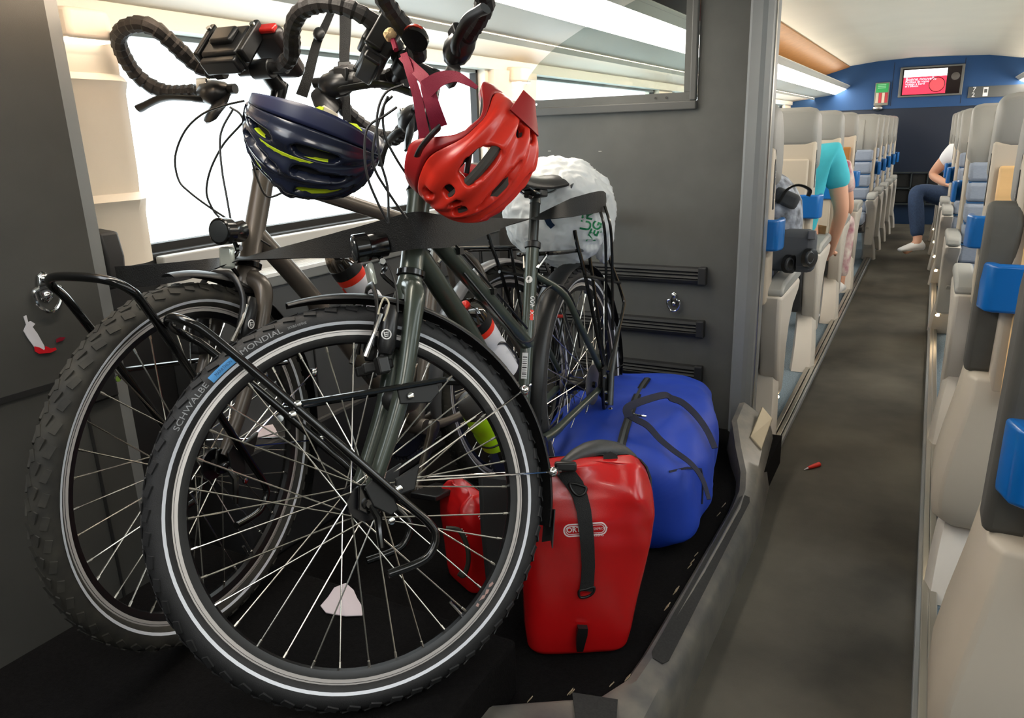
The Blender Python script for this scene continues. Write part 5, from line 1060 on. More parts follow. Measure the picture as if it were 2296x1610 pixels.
def red_strap(pts, ws):
    P = spline([V((x, y, d)) for x, y, d in pts], 5); k = len(P); Wd = []
    W_ = [ws[0] + (ws[-1] - ws[0]) * i / (k - 1) for i in range(k)] if len(ws) == 2 else ws
    pp = [Mr.inverted() @ at(p.x, p.y, p.z) for p in P]; R3 = Mr.to_3x3().inverted(); vd_ = (R3 @ cf)
    for i in range(k):
        t = (pp[min(i + 1, k - 1)] - pp[max(i - 1, 0)]).normalized(); Wd.append(t.cross(vd_).normalized() * (W_[i] * P[i].z / F))
    return obj('chin_strap', MB().ribbon(pp, Wd, 0.002), STR, hr_, local=True)
red_strap([(902, 126, 1.34), (925, 150, 1.32), (952, 178, 1.28), (960, 205, 1.27), (972, 245, 1.27), (985, 285, 1.29)], [20, 38])
red_strap([(955, 200, 1.265), (985, 178, 1.26), (1020, 172, 1.25), (1045, 182, 1.24), (1070, 197, 1.235)], [42, 8])
red_strap([(905, 120, 1.34), (918, 160, 1.31), (935, 215, 1.30), (945, 270, 1.30), (955, 320, 1.31)], [16, 26])
obj('strap_buckle', MB().tube(spline([Mr.inverted() @ at(*p) for p in ((985, 285, 1.28), (965, 305, 1.27), (945, 330, 1.27), (935, 350, 1.28))], 4), 0.008, 8, flat=0.5), BLK, hr_, local=True)
# ---- the luggage belt tying both bicycles
bp_ = [(262, 622, 1.63, .048, 0), (330, 618, 1.62, .048, 0), (420, 606, 1.60, .040, 20), (500, 588, 1.575, .030, 60), (545, 580, 1.565, .020, 75), (600, 572, 1.555, .030, 62), (680, 560, 1.53, .042, 40), (770, 548, 1.485, .054, 15), (860, 531, 1.43, .064, 0), (915, 519, 1.40, .068, 0), (948, 516, 1.40, .068, 0), (1000, 519, 1.46, .062, 8), (1070, 511, 1.64, .052, 30), (1140, 498, 1.84, .036, 62), (1187, 491, 1.955, .022, 80), (1225, 482, 1.99, .034, 55), (1280, 466, 1.99, .050, 20), (1325, 456, 2.01, .056, 5), (1352, 452, 2.06, .056, 0), (1362, 462, 2.20, .05, 0), (1364, 470, 2.45, .05, 0), (1366, 482, 2.85, .05, 0)]
P = [at(x, y, d) for x, y, d, w, t in bp_]; Wv = [(V((0, 0, 1)) * math.cos(R(t)) + cf * math.sin(R(t))).normalized() * (w if t < 50 else 0.045) for x, y, d, w, t in bp_]
P4 = spline(P, 4); W4 = []
for i in range(len(Wv) - 1):
    for j in range(4): W4.append(Wv[i].lerp(Wv[i + 1], j / 4))
W4.append(Wv[-1])
be = obj('luggage_belt', MB().ribbon(P4, W4, 0.0025), mat('belt_webbing', '#101010', 0.55, bump=0.4, bscale=500), ang=60)
tag(be, 'wide black webbing belt pulled across both bicycles to the grey panel', 'belt')
# ---- black straps hanging from the rear bicycle's handlebar
r = empty('hanging_strap', at(740, 10, 1.74), 'black webbing straps with a toggle hanging from the taped handlebar of the rear bicycle', 'strap')
def wstrap(pts, ws, D, par, material=BLKF):
    P = spline([at(x, y, D) for x, y in pts], 5); k = len(P); ww = [ws[0] + (ws[1] - ws[0]) * i / (k - 1) for i in range(k)]; Wd = []
    for i in range(k):
        t = (P[min(i + 1, k - 1)] - P[max(i - 1, 0)]).normalized(); Wd.append(t.cross(cf).normalized() * (ww[i] * D / F))
    return obj('webbing', MB().ribbon(P, Wd, 0.003), material, par)
wstrap([(745, 22), (728, 60), (712, 92), (700, 135), (688, 180), (676, 215)], (15, 26), 1.735, r)
wstrap([(775, 10), (774, 80), (772, 130), (774, 190), (778, 270)], (27, 18), 1.73, r)
obj('toggle', MB().ell(at(715, 76, 1.725), (cr * 0.014, cd * 0.016, cf * 0.008), 12, 8), BLK, r)
obj('slider', MB().frame_box(at(772, 150, 1.725), cr, cd, cf, 0.03, 0.025, 0.008), BLK, r, bevel=0.003)
pm = empty('pompom', at(875, 78, 1.36), 'beige fluffy pompom tied with red cord on the nearest bicycle', 'pompom')
mb = MB().ell(at(874, 78, 1.36), (cr * 0.0105, cd * 0.0105, cf * 0.0105), 14, 10)
for i, v in enumerate(mb.v): mb.v[i] = at(874, 78, 1.36) + (v - at(874, 78, 1.36)) * (1 + 0.5 * abs(NZ.noise(v * 260)))
obj('fluff', mb, mat('beige_wool', '#cdb184', 0.95, noise=0.2, nscale=200), pm)
obj('cord', MB().tube([at(880, 88, 1.36), at(884, 98, 1.355), at(888, 112, 1.35)], 0.005, 7), STR, pm)
# ---- drinking bottles
CLR = mat('milky_bottle', '#e6e4ea', 0.35, trans=0.0); SMK = mat('smoked_clear_cap', '#3a332c', 0.12, trans=0.0, coat=0.3)
def bottle(B, base, d, label, rr=0.0365, L=0.215):
    d = V(d).normalized(); o = V(base); Mx = B['RM'] @ M4.Translation(o) @ d.to_track_quat('Z', 'Y').to_matrix().to_4x4()
    root = empty('drinking_bottle', Mx, label, 'bottle', 'white bottles in the cages'); Zv = V((0, 0, 1)); O = V((0, 0, 0))
    bd = obj('body', MB().lathe(O, Zv, [(0, 0.03), (0.004, rr - 0.001), (0.05, rr), (0.10, rr), (0.108, rr - 0.004), (0.118, rr - 0.004), (0.126, rr), (L - 0.045, rr), (L - 0.043, rr - 0.002)], 28), CLR, root, local=True)
    obj('red_ring', MB().lathe(O, Zv, [(L - 0.046, rr + 0.0004), (L - 0.028, rr + 0.001), (L - 0.027, rr - 0.002)], 28), mat('red_band', '#f0361f', 0.35), root, local=True)
    cp = obj('screw_cap', MB().lathe(O, Zv, [(L - 0.028, rr - 0.002), (L - 0.027, rr + 0.0015), (L, rr + 0.0015), (L + 0.003, rr - 0.004), (L + 0.012, 0.026), (L + 0.02, 0.012)], 28), BLK, root, local=True)
    obj('dust_cap', MB().lathe(O, Zv, [(L, rr + 0.001), (L + 0.018, rr - 0.002), (L + 0.036, 0.028), (L + 0.046, 0.016)], 28, cap=False), glassmat('smoked_dome', '#9a8f84', 0.12), cp, local=True)
    obj('valve_stem', MB().lathe(O, Zv, [(L + 0.015, 0.011), (L + 0.034, 0.010)], 16), BLK, cp, local=True)
    obj('red_valve', MB().lathe(O, Zv, [(L + 0.033, 0.011), (L + 0.036, 0.013), (L + 0.046, 0.012), (L + 0.049, 0.007)], 16), mat('red_valve', '#e42a20', 0.35), cp, local=True)
    st = MB(); n = 7
    for z0, z1 in ((0.128, 0.152),):
        rg = [[V((math.cos(R(a)) * (rr + 0.0006), math.sin(R(a)) * (rr + 0.0006), z + (a - 200) * 0.00028)) for a in [200 + 9 * i for i in range(n + 1)]] for z in (z0, z1)]
        st.add(rg[0] + rg[1], [(i, i + 1, n + 2 + i, n + 1 + i) for i in range(n)])
    obj('red_stripe', st, mat('red_band', '#f0361f'), bd, local=True)
    return root
bA = bottle(BA, (0.045, -0.012, 0.496), (0.727, 0, 0.686), 'white bottle with red ring and dark cap in the nearest bicycle frame')
bB = bottle(BB, (0.085, 0.0, 0.575), (0.62, 0, 0.785), 'white bottle with red ring in the rear bicycle frame, left of the other one')
for B, p, d in ((BA, (0.045, -0.012, 0.496), (0.727, 0, 0.686)), (BB, (0.085, 0, 0.575), (0.62, 0, 0.785))):
    d = V(d).normalized(); n_ = V((d.z, 0, -d.x)); p = V(p)
    cgm = MB()
    for sg in (1, -1): cgm.tube(spline([p + n_ * 0.042, p - d * 0.008 + V((0, sg * 0.02, 0)), p + d * 0.02 - n_ * 0.015 + V((0, sg * 0.037, 0)), p + d * 0.09 - n_ * 0.01 + V((0, sg * 0.038, 0)), p + d * 0.125 + n_ * 0.01 + V((0, sg * 0.034, 0)), p + d * 0.12 + n_ * 0.042]), 0.0028, 7)
    obj('bottle_cage', cgm, BLK, B['root'], local=True)
# neon bottle under the down tube
dn = (V((0.278, 0, 0.46)) - V((0.152, 0, 0.313))).normalized(); Mx = BA['RM'] @ M4.Translation(V((0.168, 0.012, 0.344))) @ dn.to_track_quat('Z', 'Y').to_matrix().to_4x4()
nb = empty('tool_bottle', Mx, 'neon yellow bottle with grey lid seen through the nearest front wheel', 'bottle')
obj('body', MB().lathe((0, 0, 0), (0, 0, 1), [(0, 0.03), (0.004, 0.036), (0.055, 0.0365), (0.065, 0.033), (0.08, 0.0365), (0.125, 0.0365), (0.13, 0.034)], 26), mat('neon_yellow_plastic', '#b9ee22', 0.4), nb, local=True)
obj('lid', MB().lathe((0, 0, 0), (0, 0, 1), [(0.128, 0.0355), (0.15, 0.036), (0.165, 0.031), (0.175, 0.018)], 26), mat('grey_lid', '#4c4a48', 0.5), nb, local=True)
obj('rubber_band', MB().torus((0, 0, 0.03), (0, 0, 1), 0.037, 0.0025, 24, 6), BLK, nb, local=True)
# ---- white carrier bag on the rack of the nearest bicycle
def blob(c, ax, sub=5, amp=0.09, fr=9.0, seed=0.0, flatb=None, ridge=True):
    bm = bmesh.new(); bmesh.ops.create_icosphere(bm, subdivisions=sub, radius=1.0); mb = MB(); c = V(c)
    for v in bm.verts:
        p = v.co.normalized(); q = p * fr * 0.3 + V((seed, seed, seed))
        n = NZ.noise(q) * 0.9
        if ridge: n += (0.5 - abs(NZ.noise(q * 2.1 + V((3, 1, 2))))) * 0.9 + (0.5 - abs(NZ.noise(q * 5.0))) * 0.35
        s_ = 1 + amp * n; pp = V((p.x, p.y, p.z)); w = c + (ax[0] * pp.x + ax[1] * pp.y + ax[2] * pp.z) * s_
        if flatb is not None and w.z < flatb: w.z = flatb + (w.z - flatb) * 0.15
        mb.v.append(w)
    mb.f = [tuple(x.index for x in f.verts) for f in bm.faces]; bm.free(); return mb
BAGM = mat('white_carrier_film', '#e6e9ea', 0.35, noise=0.04, nscale=9, trans=0.0)
_n = MATS['white_carrier_film'].node_tree; _b = _n.nodes['Principled BSDF']; _t = _n.nodes.new('ShaderNodeBsdfTranslucent'); _t.inputs[0].default_value = (0.85, 0.88, 0.9, 1); _mx = _n.nodes.new('ShaderNodeMixShader'); _mx.inputs[0].default_value = 0.3
_n.links.new(_b.outputs[0], _mx.inputs[1]); _n.links.new(_t.outputs[0], _mx.inputs[2]); _n.links.new(_mx.outputs[0], _n.nodes['Material Output'].inputs[0])
bc = at(1254, 478, 2.20)
cb = empty('carrier_bag', at(1254, 565, 2.20), 'crumpled white plastic carrier bag with green letters on the rear rack', 'bag')
bgo = obj('bag', blob(bc, (cr * 0.158, cf * 0.14, V((0, 0, 1)) * 0.150), 6, 0.085, 8.0, 4.2), BAGM, cb, ang=180)
obj('bag_top', blob(at(1232, 405, 2.20), (cr * 0.075, cf * 0.09, V((0, 0, 1)) * 0.06), 4, 0.12, 10, 1.3), BAGM, cb, ang=180)
obj('bag_handle', blob(at(1318, 408, 2.17), (cr * 0.024 + V((0, 0, 0.008)), cf * 0.02, V((0, 0, 1)) * 0.038), 4, 0.2, 14, 2.2), BAGM, cb, ang=180)
obj('bag_edge', blob(at(1352, 510, 2.22), (cr * 0.032, cf * 0.06, V((0, 0, 1)) * 0.10), 5, 0.10, 14, 6.1), BAGM, cb, ang=180)
tb = bvh_of(bgo); GRN = mat('green_bag_print', '#1d8a55', 0.6)
surf_text(tb, 'UR', 34, 1316, 495, 80, GRN, cb, bold=0.015, D=2.1)
surf_text(tb, 'VEG', 27, 1333, 520, 68, GRN, cb, bold=0.03, D=2.1)
surf_text(tb, 'ul. Ila', 9, 1347, 512, 80, GRN, cb, D=2.1)
surf_strip(tb, [(1226, 488), (1232, 500), (1240, 508)], 14, 'navy_print', mat('navy_bag_print', '#16304f', 0.5), cb, 0.002, 0.001, 2.1)
for (x0, x1) in ((1352, 1358), (1366, 1372)):
    o = obj('bungee_cord', MB().tube(spline([at(x0 - 10, 462, 2.05), at(x0 + 2, 505, 2.05), at(x1, 560, 2.07), at(x1 + 1, 640, 2.10), at(x1 + 2, 740, 2.12)], 5), 0.0042, 8), BLKM)
    tag(o, 'black elastic cord over the white carrier bag, ' + ('left' if x0 < 1360 else 'right') + ' of the two', 'cord', 'cords over the carrier bag')
# ---- red roll-top pannier standing in front
REDB = mat('glossy_red_tarpaulin', '#bf1517', 0.24, bump=0.10, bscale=900, coat=0.25); GRB = mat('dark_grey_tarpaulin', '#38393a', 0.45, bump=0.15, bscale=500)
def pannier(name, label, base, fwd, lean, scale=1.0, folds=True):
    fwd = V(fwd).normalized(); right = fwd.cross(V((0, 0, 1))).normalized() * -1; up = (V((0, 0, 1)) + right * lean).normalized()
    root = empty(name, base, label, 'pannier', 'red roll-top panniers'); o = V(base)
    def ring(h, hw, hd, n=40, off=0.0, e=0.42):
        out = []
        for i in range(n):
            q = 2 * math.pi * i / n; c, s = math.cos(q), math.sin(q)
            x = abs(c) ** e * (1 if c > 0 else -1) * hw; y = abs(s) ** e * (1 if s > 0 else -1) * hd
            out.append((x, y, h, off))
        return out
    prof_ = [(0.0, 0.106, 0.072), (0.012, 0.114, 0.080), (0.05, 0.120, 0.085), (0.12, 0.126, 0.088), (0.20, 0.136, 0.090), (0.27, 0.143, 0.088), (0.33, 0.144, 0.080), (0.375, 0.138, 0.064), (0.405, 0.126, 0.044), (0.425, 0.110, 0.026), (0.435, 0.095, 0.014)]
    pf = []
    for (h0, w0, d0), (h1, w1, d1) in zip(prof_, prof_[1:]):
        for j in range(4): t = j / 4; pf.append((h0 + (h1 - h0) * t, w0 + (w1 - w0) * t, d0 + (d1 - d0) * t))
    pf.append(prof_[-1]); rings = []
    for h, hw, hd in pf:
        rg = []
        for x, y, hh, _ in ring(h, hw, hd):
            k = max(0, (h - 0.22) / 0.2); w = NZ.noise(V((x * 16, y * 8, h * 5 + 7.0))) * 0.026 * min(1.4, k + 0.25)
            w += (0.5 - abs(NZ.noise(V((x * 13 + h * 9, 3.1, h * 6))))) * 0.040 * k * (1 if y > 0 else 0.3)
            rg.append(o + (right * x + fwd * (y + (w if y > 0 else 0)) + up * (hh + (0.012 * k * NZ.noise(V((x * 14, 1, 2)))))) * scale)
        rings.append(rg)
    bd = obj('body', MB().loft(rings), REDB, root, ang=180, sub=1)
    bk = obj('back_panel', MB().loft([[o + (right * (x * 1.012 + 0.004) + fwd * (-y_ - 0.002) + up * h) * scale for x, y_ in ((-hw, hd * 0.45), (-hw * 0.9, hd * 1.06), (hw * 0.9, hd * 1.06), (hw * 1.01, hd * 0.25), (hw * 0.98, hd * 0.2), (hw * 0.86, hd * 0.96), (-hw * 0.86, hd * 0.96), (-hw * 0.97, hd * 0.4))] for h, hw, hd in prof_]), GRB, root, ang=50)
    return root, bd, bk, (o, right, fwd, up)
b0 = at(1290, 1476, z=0.0); tow = V((CAMP.x - b0.x, CAMP.y - b0.y, 0)).normalized()
fw_ = (tow + V((0.10, 0.0, 0))).normalized(); b0 = b0 - tow * 0.085 + V((0, 0, 0.002))
p1, p1b, _, (o, rt, fwv, upv) = pannier('pannier', 'glossy red roll-top pannier with black strap standing on the bay floor', b0, fw_, 0.07)
rl = [at(1262, 1040, 1.60), at(1300, 1018, 1.63), at(1345, 1008, 1.66), at(1390, 1018, 1.70), at(1420, 1050, 1.73), at(1440, 1095, 1.74), at(1449, 1150, 1.745)]
obj('roll_top', MB().tube(spline(rl, 5), [0.010, 0.012, 0.014, 0.016, 0.019, 0.021, 0.023, 0.025, 0.026, 0.027, 0.028, 0.029, 0.030, 0.030, 0.030, 0.030, 0.030, 0.030, 0.029, 0.028, 0.027, 0.026, 0.025, 0.024, 0.023, 0.022, 0.021, 0.020, 0.018, 0.016, 0.014], 12, flat=0.75), GRB, p1, ang=180)
obj('roll_end', MB().loft([[at(x, y, 1.60 + dz) for x, y in ((1352, 1022), (1368, 1012), (1384, 1020), (1386, 1036), (1370, 1040), (1355, 1036))] for dz in (0.0, 0.03)]), mat('black_fold', '#0e0e0e', 0.6), p1, ang=30)
t1 = bvh_of(p1b)
SP = [(1262, 1052), (1276, 1068), (1290, 1088), (1300, 1112), (1309, 1145), (1314, 1185), (1317, 1225), (1318, 1265), (1316, 1300), (1313, 1320)]
st1 = surf_strip(t1, SP, [34, 38, 38, 34, 33, 32, 31, 30, 30, 30], 'strap', BLKF, p1, 0.006, 0.003, 1.55)
p_, n_ = on(t1, 1300, 1098, 0.012, 1.55)
def loop_px(t, pts, r, name, material, par, off=0.01): return obj(name, MB().tube(spline([on(t, x, y, off, 1.55)[0] for x, y in pts], 4, True), r, 8, closed=True), material, par, ang=180)
loop_px(t1, [(1278, 1082), (1282, 1100), (1296, 1112), (1310, 1107), (1314, 1094), (1305, 1088)], 0.0028, 'ladder_buckle', BLK, p1, 0.011)
loop_px(t1, [(1298, 1320), (1300, 1334), (1318, 1332), (1330, 1322), (1330, 1311), (1314, 1316)], 0.0028, 'strap_hook', BLK, p1, 0.008)
obj('top_buckle', MB().frame_box(at(1268, 1046, 1.545), cr, cd, cf, 0.045, 0.02, 0.02), BLK, p1, bevel=0.005)
hk = surf_strip(t1, [(1305, 1398), (1303, 1412), (1300, 1430), (1298, 1448)], [22, 24, 20, 14], 'bottom_hook', BLK, p1, 0.004, 0.014, 1.6)
WPR = mat('white_logo_print', '#e9d9d9', 0.6)
def pill(t, cx, cy, hw, hh, ang, lw, name, par, D=1.55):
    pts = []; ca, sa_ = math.cos(R(ang)), math.sin(R(ang))
    for i in range(32):
        q = 2 * math.pi * i / 32; x = math.cos(q) * hh + (hw - hh) * (1 if math.cos(q) > 0 else -1); y = math.sin(q) * hh; pts.append((cx + x * ca + y * sa_, cy - x * sa_ + y * ca))
    ins = []
    for i in range(32):
        q = 2 * math.pi * i / 32; h2 = hh - lw; x = math.cos(q) * h2 + (hw - hh) * (1 if math.cos(q) > 0 else -1); y = math.sin(q) * h2; ins.append((cx + x * ca + y * sa_, cy - x * sa_ + y * ca))
    a = [on(t, x, y, 0.0015, D)[0] for x, y in pts]; c = [on(t, x, y, 0.0015, D)[0] for x, y in ins]
    return obj(name, MB().add(a + c, [(i, (i + 1) % 32, 32 + (i + 1) % 32, 32 + i) for i in range(32)]), WPR, par, smooth=False)
pill(t1, 1312, 1187, 49, 14.5, 4, 3.0, 'logo_outline', p1); pill(t1, 1312, 1187, 44, 9.5, 4, 1.6, 'logo_outline', p1)
surf_text(t1, 'ORTLIEB', 15.5, 1300, 1187, 4, WPR, p1, bold=0.02)
surf_text(t1, 'WATERPROOF', 7.5, 1338, 1185, 4, WPR, p1); surf_text(t1, 'CLASSIC', 8.5, 1334, 1199.5, 3, WPR, p1, sx=1.25)
# second pannier behind the wheel, turned away: red side, black back panel
q0 = at(1052, 1330, z=0.0) + V((-0.02, 0.06, 0.002))
p2, p2b, p2k, _ = pannier('pannier', 'second red pannier lying back in the shadow, seen through the nearest front wheel', q0, (-0.45, -0.8, 0), -0.05, 0.60)
t2 = bvh_of(p2b)
pill(t2, 1060, 1180, 34, 11, 38, 2.5, 'logo_outline', p2, 1.8); pill(t2, 1060, 1180, 28, 5, 38, 1.5, 'logo_outline', p2, 1.8)
obj('black_flap', MB().loft([[at(x, y, d) for x, y, d in ((1072, 1060, 1.72), (1155, 1070, 1.72), (1150, 1180, 1.74), (1145, 1300, 1.76), (1090, 1305, 1.76), (1078, 1190, 1.74))], [at(x, y, d + 0.05) for x, y, d in ((1072, 1060, 1.72), (1155, 1070, 1.72), (1150, 1180, 1.74), (1145, 1300, 1.76), (1090, 1305, 1.76), (1078, 1190, 1.74))]]), GRB, p2, bevel=0.01)
obj('carry_loop', MB().tube(spline([at(x, y, 1.74) for x, y in ((1000, 1185), (1030, 1190), (1047, 1225), (1050, 1260), (1040, 1290), (1028, 1285))], 5), 0.006, 8), mat('olive_cord', '#23251c', 0.7), p2)
# ---- blue duffel
DUF = mat('blue_nylon', '#1a3fae', 0.55, noise=0.06, nscale=8, bump=0.25, bscale=26)
fa, ba = V((-0.668, 1.74, 0)), V((-0.815, 2.60, 0)); dax = (ba - fa).normalized(); drt = V((dax.y, -dax.x, 0))
L_ = (ba - fa).length; rings = []
for i in range(29):
    t = i / 28; e = 1.0 if 0.05 < t < 0.94 else (0.95 if 0.015 < t < 0.985 else 0.80)
    hw = (0.205 + 0.03 * math.sin(math.pi * min(1, t * 1.2))) * e; ht = (0.245 + 0.05 * math.sin(math.pi * t) - 0.02 * t) * (1 if e == 1 else 0.5 + 0.5 * e)
    rg = []
    for k in range(44):
        q = 2 * math.pi * k / 44; c, s = math.cos(q), math.sin(q); ex_ = 0.48
        x = abs(c) ** ex_ * (1 if c > 0 else -1) * hw; z = ht / 2 + abs(s) ** ex_ * (1 if s > 0 else -1) * ht / 2
        p = fa + dax * (t * L_) + drt * x + V((0, 0, z))
        w = NZ.noise(p * 7 + V((2, 5, 1))) * 0.020 + (0.5 - abs(NZ.noise(p * 10 + V((9, 1, 4))))) * 0.034 + (0.5 - abs(NZ.noise(V((p.x * 26, p.y * 8, p.z * 18))))) * 0.016
        if z > 0.03: p += (drt * c + V((0, 0, max(0, s)))) * w
        p.z = max(p.z, 0.002); rg.append(p)
    rings.append(rg)
df = empty('duffel_bag', fa + dax * L_ / 2, 'blue nylon duffel bag with dark handles lying behind the red pannier', 'bag')
dbo = obj('body', MB().loft(rings), DUF, df, ang=180, sub=1); td = bvh_of(dbo)
NVW = mat('navy_webbing', '#0f1430', 0.7, bump=0.3, bscale=400); ZIP = mat('black_zip', '#0b0c0e', 0.5)
zp = surf_strip(td, [(1452, 850), (1440, 868), (1428, 890), (1418, 915), (1408, 945), (1400, 970), (1394, 995), (1391, 1012)], [15, 16, 17, 18, 19, 20, 20, 21], 'zipper', ZIP, df, 0.002, 0.002, 2.2)
surf_strip(td, [(1452, 850), (1440, 868), (1428, 890), (1418, 915), (1408, 945), (1400, 970), (1394, 995), (1391, 1012)], 7, 'zipper_teeth', mat('zip_teeth', '#4b4f52', 0.4, 0.3), df, 0.0045, 0.0015, 2.2)
obj('zip_pull', MB().tube([at(1421, 928, 2.16), at(1432, 932, 2.14), at(1449, 935, 2.13)], [0.003, 0.0035, 0.004], 8), STEEL, df)
def handle(pts, ws):
    P = spline([V(p) for p in pts], 6); k = len(P); pp = [at(p.x, p.y, p.z) for p in P]; Wd = []
    for i in range(k):
        t = (pp[min(i + 1, k - 1)] - pp[max(i - 1, 0)]).normalized(); w = ws[0] + (ws[1] - ws[0]) * i / (k - 1); Wd.append(t.cross((cf * 0.8 + V((0, 0, -0.5))).normalized()).normalized() * (w * P[i].z / F))
    return obj('carry_handle', MB().ribbon(pp, Wd, 0.003), NVW, df)
handle([(1410, 935, 2.12), (1406, 916, 2.13), (1430, 903, 2.15), (1470, 890, 2.19), (1493, 886, 2.22), (1505, 893, 2.24), (1530, 903, 2.24), (1560, 930, 2.22), (1585, 965, 2.18), (1603, 1005, 2.14)], (19, 13))
handle([(1408, 930, 2.14), (1425, 940, 2.10), (1452, 955, 2.07), (1480, 985, 2.04), (1510, 1010, 2.02), (1550, 1040, 1.99), (1575, 1075, 1.95), (1590, 1120, 1.92)], (17, 9))
surf_strip(td, [(1500, 1058), (1540, 1050), (1570, 1052), (1575, 1075), (1572, 1130)], 5, 'seam', NVW, df, 0.002, 0.002, 1.95)
# ---- lashing rings
def lash(name, label, c, nrm, up, s):
    nrm, up = V(nrm), V(up); sd = up.cross(nrm); r = empty(name, c, label, 'ring', 'lashing rings'); c = V(c)
    obj('base_plate', MB().loft([[c + nrm * (0.001 + t) + sd * x * s * k + up * z * s * k for x, z in ((-0.010, 0.026), (0, 0.033), (0.010, 0.026), (0.014, 0.0), (0.012, -0.022), (0, -0.030), (-0.012, -0.022), (-0.014, 0.0))] for t, k in ((0, 1.0), (0.004, 1.0), (0.006, 0.85))]), STEEL, r, ang=30)
    obj('ring', MB().tube(spline([c + nrm * 0.010 + sd * x * s + up * z * s for x, z in ((-0.016, 0.002), (-0.026, -0.004), (-0.024, -0.024), (-0.012, -0.042), (0, -0.046), (0.012, -0.042), (0.024, -0.024), (0.026, -0.004), (0.016, 0.002))], 5), 0.0042 * s, 8), STEEL, r)
    for z in (0.018, -0.016): obj('screw_head', MB().ell(c + nrm * 0.006 + up * z * s, (sd * 0.009 * s, nrm * 0.005, up * 0.009 * s), 12, 8), STEEL, r)
    return r
lash('lashing_ring', 'chrome lashing ring on the dark panel at far left, above the torn tape', at(98, 645, x=-1.499), (1, 0, 0), (0, 0, 1), 1.0)
lash('lashing_ring', 'chrome lashing ring on the far partition between two black rails', at(1512, 672, y=PY - 0.001), (0, -1, 0), (0, 0, 1), 0.9)
tg = empty('torn_tape', at(80, 760, x=-1.499), 'torn white paper tag with red tape stuck on the dark panel at far left', 'tape')
def flat(pts, x, material, name, par, th=0.002): return obj(name, MB().prism([at(a, c, x=x) for a, c in pts], (th, 0, 0)), material, par, smooth=False)
flat([(52, 710), (58, 707), (62, 722), (68, 720), (78, 726), (72, 733), (83, 748), (98, 775), (101, 790), (82, 780), (76, 778), (60, 756), (52, 742), (58, 728)], -1.499, mat('torn_paper', '#c9c7cc', 0.85, noise=0.05, nscale=30), 'paper', tg)
flat([(76, 776), (88, 779), (98, 785), (102, 776), (113, 781), (124, 779), (126, 784), (112, 791), (86, 793), (78, 788)], -1.4985, mat('red_tape', '#c81420', 0.25, coat=0.5), 'red_tape', tg)
flat([(126, 760), (134, 756), (146, 756), (140, 763), (126, 768)], -1.498, mat('dark_red_tape', '#7e1526', 0.25, coat=0.5), 'red_tape', tg)
# ---- papers
PAP = mat('white_paper', '#d9ccd2', 0.8)
def paper(label, pts, z):
    P = [at(x, y, z=z) for x, y in pts]; c = sum(P, V()) / len(P); r = MB()
    top = [p + V((0, 0, 0.012 * NZ.noise(p * 30) + 0.004)) for p in P]; r.v = [c + V((0, 0, 0.014))] + top + [p + V((0, 0, -0.002)) for p in top] + [c]
    n = len(P); r.f = [(0, 1 + i, 1 + (i + 1) % n) for i in range(n)] + [(1 + i, 1 + n + i, 1 + n + (i + 1) % n, 1 + (i + 1) % n) for i in range(n)] + [(2 * n + 1, 1 + n + (i + 1) % n, 1 + n + i) for i in range(n)]
    o = obj('paper_scrap', r, PAP, smooth=False); return tag(o, label, 'paper', 'paper scraps in the bay')
paper('pinkish white paper scrap on the dark floor, seen through the lower spokes', [(719, 1361), (736, 1344), (750, 1322), (776, 1314), (793, 1325), (801, 1344), (815, 1366), (812, 1382), (775, 1386), (745, 1380), (731, 1376)], 0.13)
paper('white folded paper lying on the heater box behind the wheels', [(546, 972), (556, 952), (572, 941), (590, 939), (608, 950), (618, 963), (626, 982), (600, 983), (568, 980)], 0.332)
pc = at(1822, 1046, z=FZ); pr = empty('pen_cap', pc, 'small red plastic pen cap lying on the grey aisle carpet', 'cap')
a_, c_ = at(1837, 1041, z=FZ + 0.008), at(1812, 1049, z=FZ + 0.008)
obj('cap', MB().tube([a_, a_.lerp(c_, 0.6), c_], [0.009, 0.0075, 0.005], 10), mat('red_plastic_cap', '#cf2a1c', 0.4), pr); obj('tip', MB().tube([c_, at(1803, 1053, z=FZ + 0.004)], [0.003, 0.0012], 8), PAP, pr)
# ---- backpack on the first seat
CAMO = mat('grey_camo_cloth', '#33373c', 0.7, col2='#b4bccb', nscale=24, noise=0.3); BPK = mat('grey_backpack_cloth', '#54585e', 0.75)
bk = empty('rolling_backpack', at(1785, 600, 3.0), 'grey camouflage wheeled backpack standing on the first left seat', 'backpack')
y0 = 3.22; x0 = -0.66
def bx(px, py): return at(px, py, y=y0)
zs = [(600, .13), (590, .155), (540, .165), (490, .165), (450, .155), (420, .125), (400, .09), (388, .05)]
rings = []
for py, hw in zs:
    c = at(1786, py, y=y0); c.x = -0.585; rings.append([c + V((hw * (abs(math.cos(q)) ** .6) * (1 if math.cos(q) > 0 else -1) * 0.95, 0.11 * (abs(math.sin(q)) ** .7) * (1 if math.sin(q) > 0 else -1), 0)) for q in [2 * math.pi * i / 20 for i in range(20)]])
obj('body', MB().loft(rings), CAMO, bk, ang=180)
c = at(1780, 560, y=y0); obj('lower_pocket', MB().box((c.x - 0.005, y0 - 0.085, c.z + 0.01), (0.20, 0.06, 0.17)), BPK, bk, bevel=0.03, seg=3)
obj('flap', MB().box((at(1772, 440, y=y0).x, y0 - 0.10, at(1772, 440, y=y0).z), (0.10, 0.03, 0.06), M4.Rotation(0.4, 3, 'Y')), mat('charcoal_flap', '#43464a', 0.7), bk, bevel=0.015)
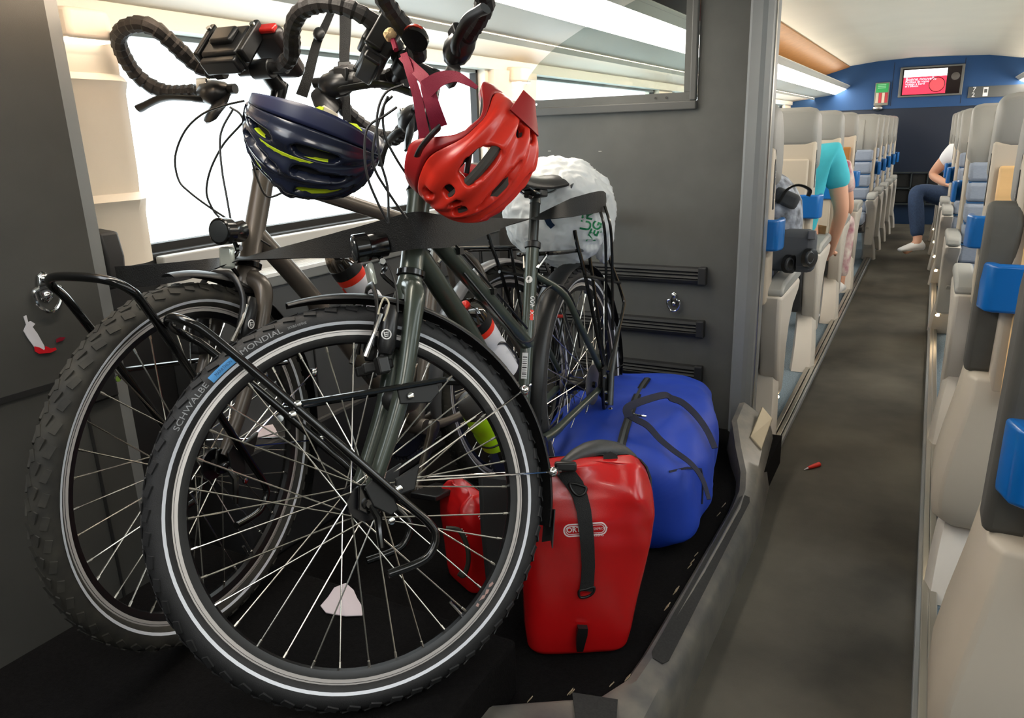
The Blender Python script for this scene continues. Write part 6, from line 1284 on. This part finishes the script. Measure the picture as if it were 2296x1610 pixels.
obj('shoulder_strap', MB().tube(spline([at(1745, 455, y=y0 - .13), at(1765, 425, y=y0 - .14), at(1790, 415, y=y0 - .14), at(1815, 425, y=y0 - .12), at(1812, 440, y=y0 - .12)], 5), 0.011, 8, flat=0.4), BLK, bk)
for px in (1770, 1815):
    wg = obj('wheel_guard', MB().lathe(at(px, 592 if px < 1800 else 578, y=y0 - 0.125), (0.9, -0.43, 0), [(-0.016, 0.026), (-0.013, 0.036), (0.013, 0.036), (0.016, 0.026)], 22), BLK, bk)
    obj('wheel', MB().torus(at(px, 592 if px < 1800 else 578, y=y0 - 0.145), (0.9, -0.43, 0), 0.021, 0.006, 20, 8), mat('grey_wheel', '#33363a', 0.35), wg)
obj('buckle', MB().box((at(1818, 518, y=y0).x + 0.02, y0 - 0.12, at(1818, 518, y=y0).z), (0.03, 0.01, 0.035)), mat('grey_buckle', '#6f7278', 0.4), bk, bevel=0.004)
# ---- luggage on the overhead rack beyond the partition
for nm, x, y, s, c, lb in (('holdall', -1.20, 3.55, (0.30, 0.55, 0.20), '#15181f', 'dark holdall on the overhead rack, seen through the partition glass'), ('holdall', -1.20, 4.6, (0.30, 0.50, 0.17), '#8f2d33', 'wine red holdall on the overhead rack, seen through the partition glass')):
    r = empty(nm, (x, y, 1.575), lb, 'bag', 'bags on the overhead rack')
    mb = MB(); z0 = 1.583; rings = [[V((x + s[0] / 2 * k * (abs(math.cos(q)) ** .5) * (1 if math.cos(q) > 0 else -1), y + t * s[1] / 2, z0 + s[2] / 2 + s[2] / 2 * k * (abs(math.sin(q)) ** .5) * (1 if math.sin(q) > 0 else -1))) for q in [2 * math.pi * i / 18 for i in range(18)]] for t, k in ((-1, .8), (-.93, .97), (0, 1), (.93, .97), (1, .8))]
    obj('body', mb.loft(rings), mat(nm + c[1:], c, 0.7), r, ang=180); obj('carry_handle', MB().tube(spline([V((x + s[0] / 2, y - 0.1, z0 + s[2] * 0.7)), V((x + s[0] / 2 + 0.02, y, z0 + s[2] * 0.55)), V((x + s[0] / 2, y + 0.1, z0 + s[2] * 0.7))], 5), 0.006, 8), BLK, r)
for o in bpy.data.objects:
    if 'used' in o: del o['used']
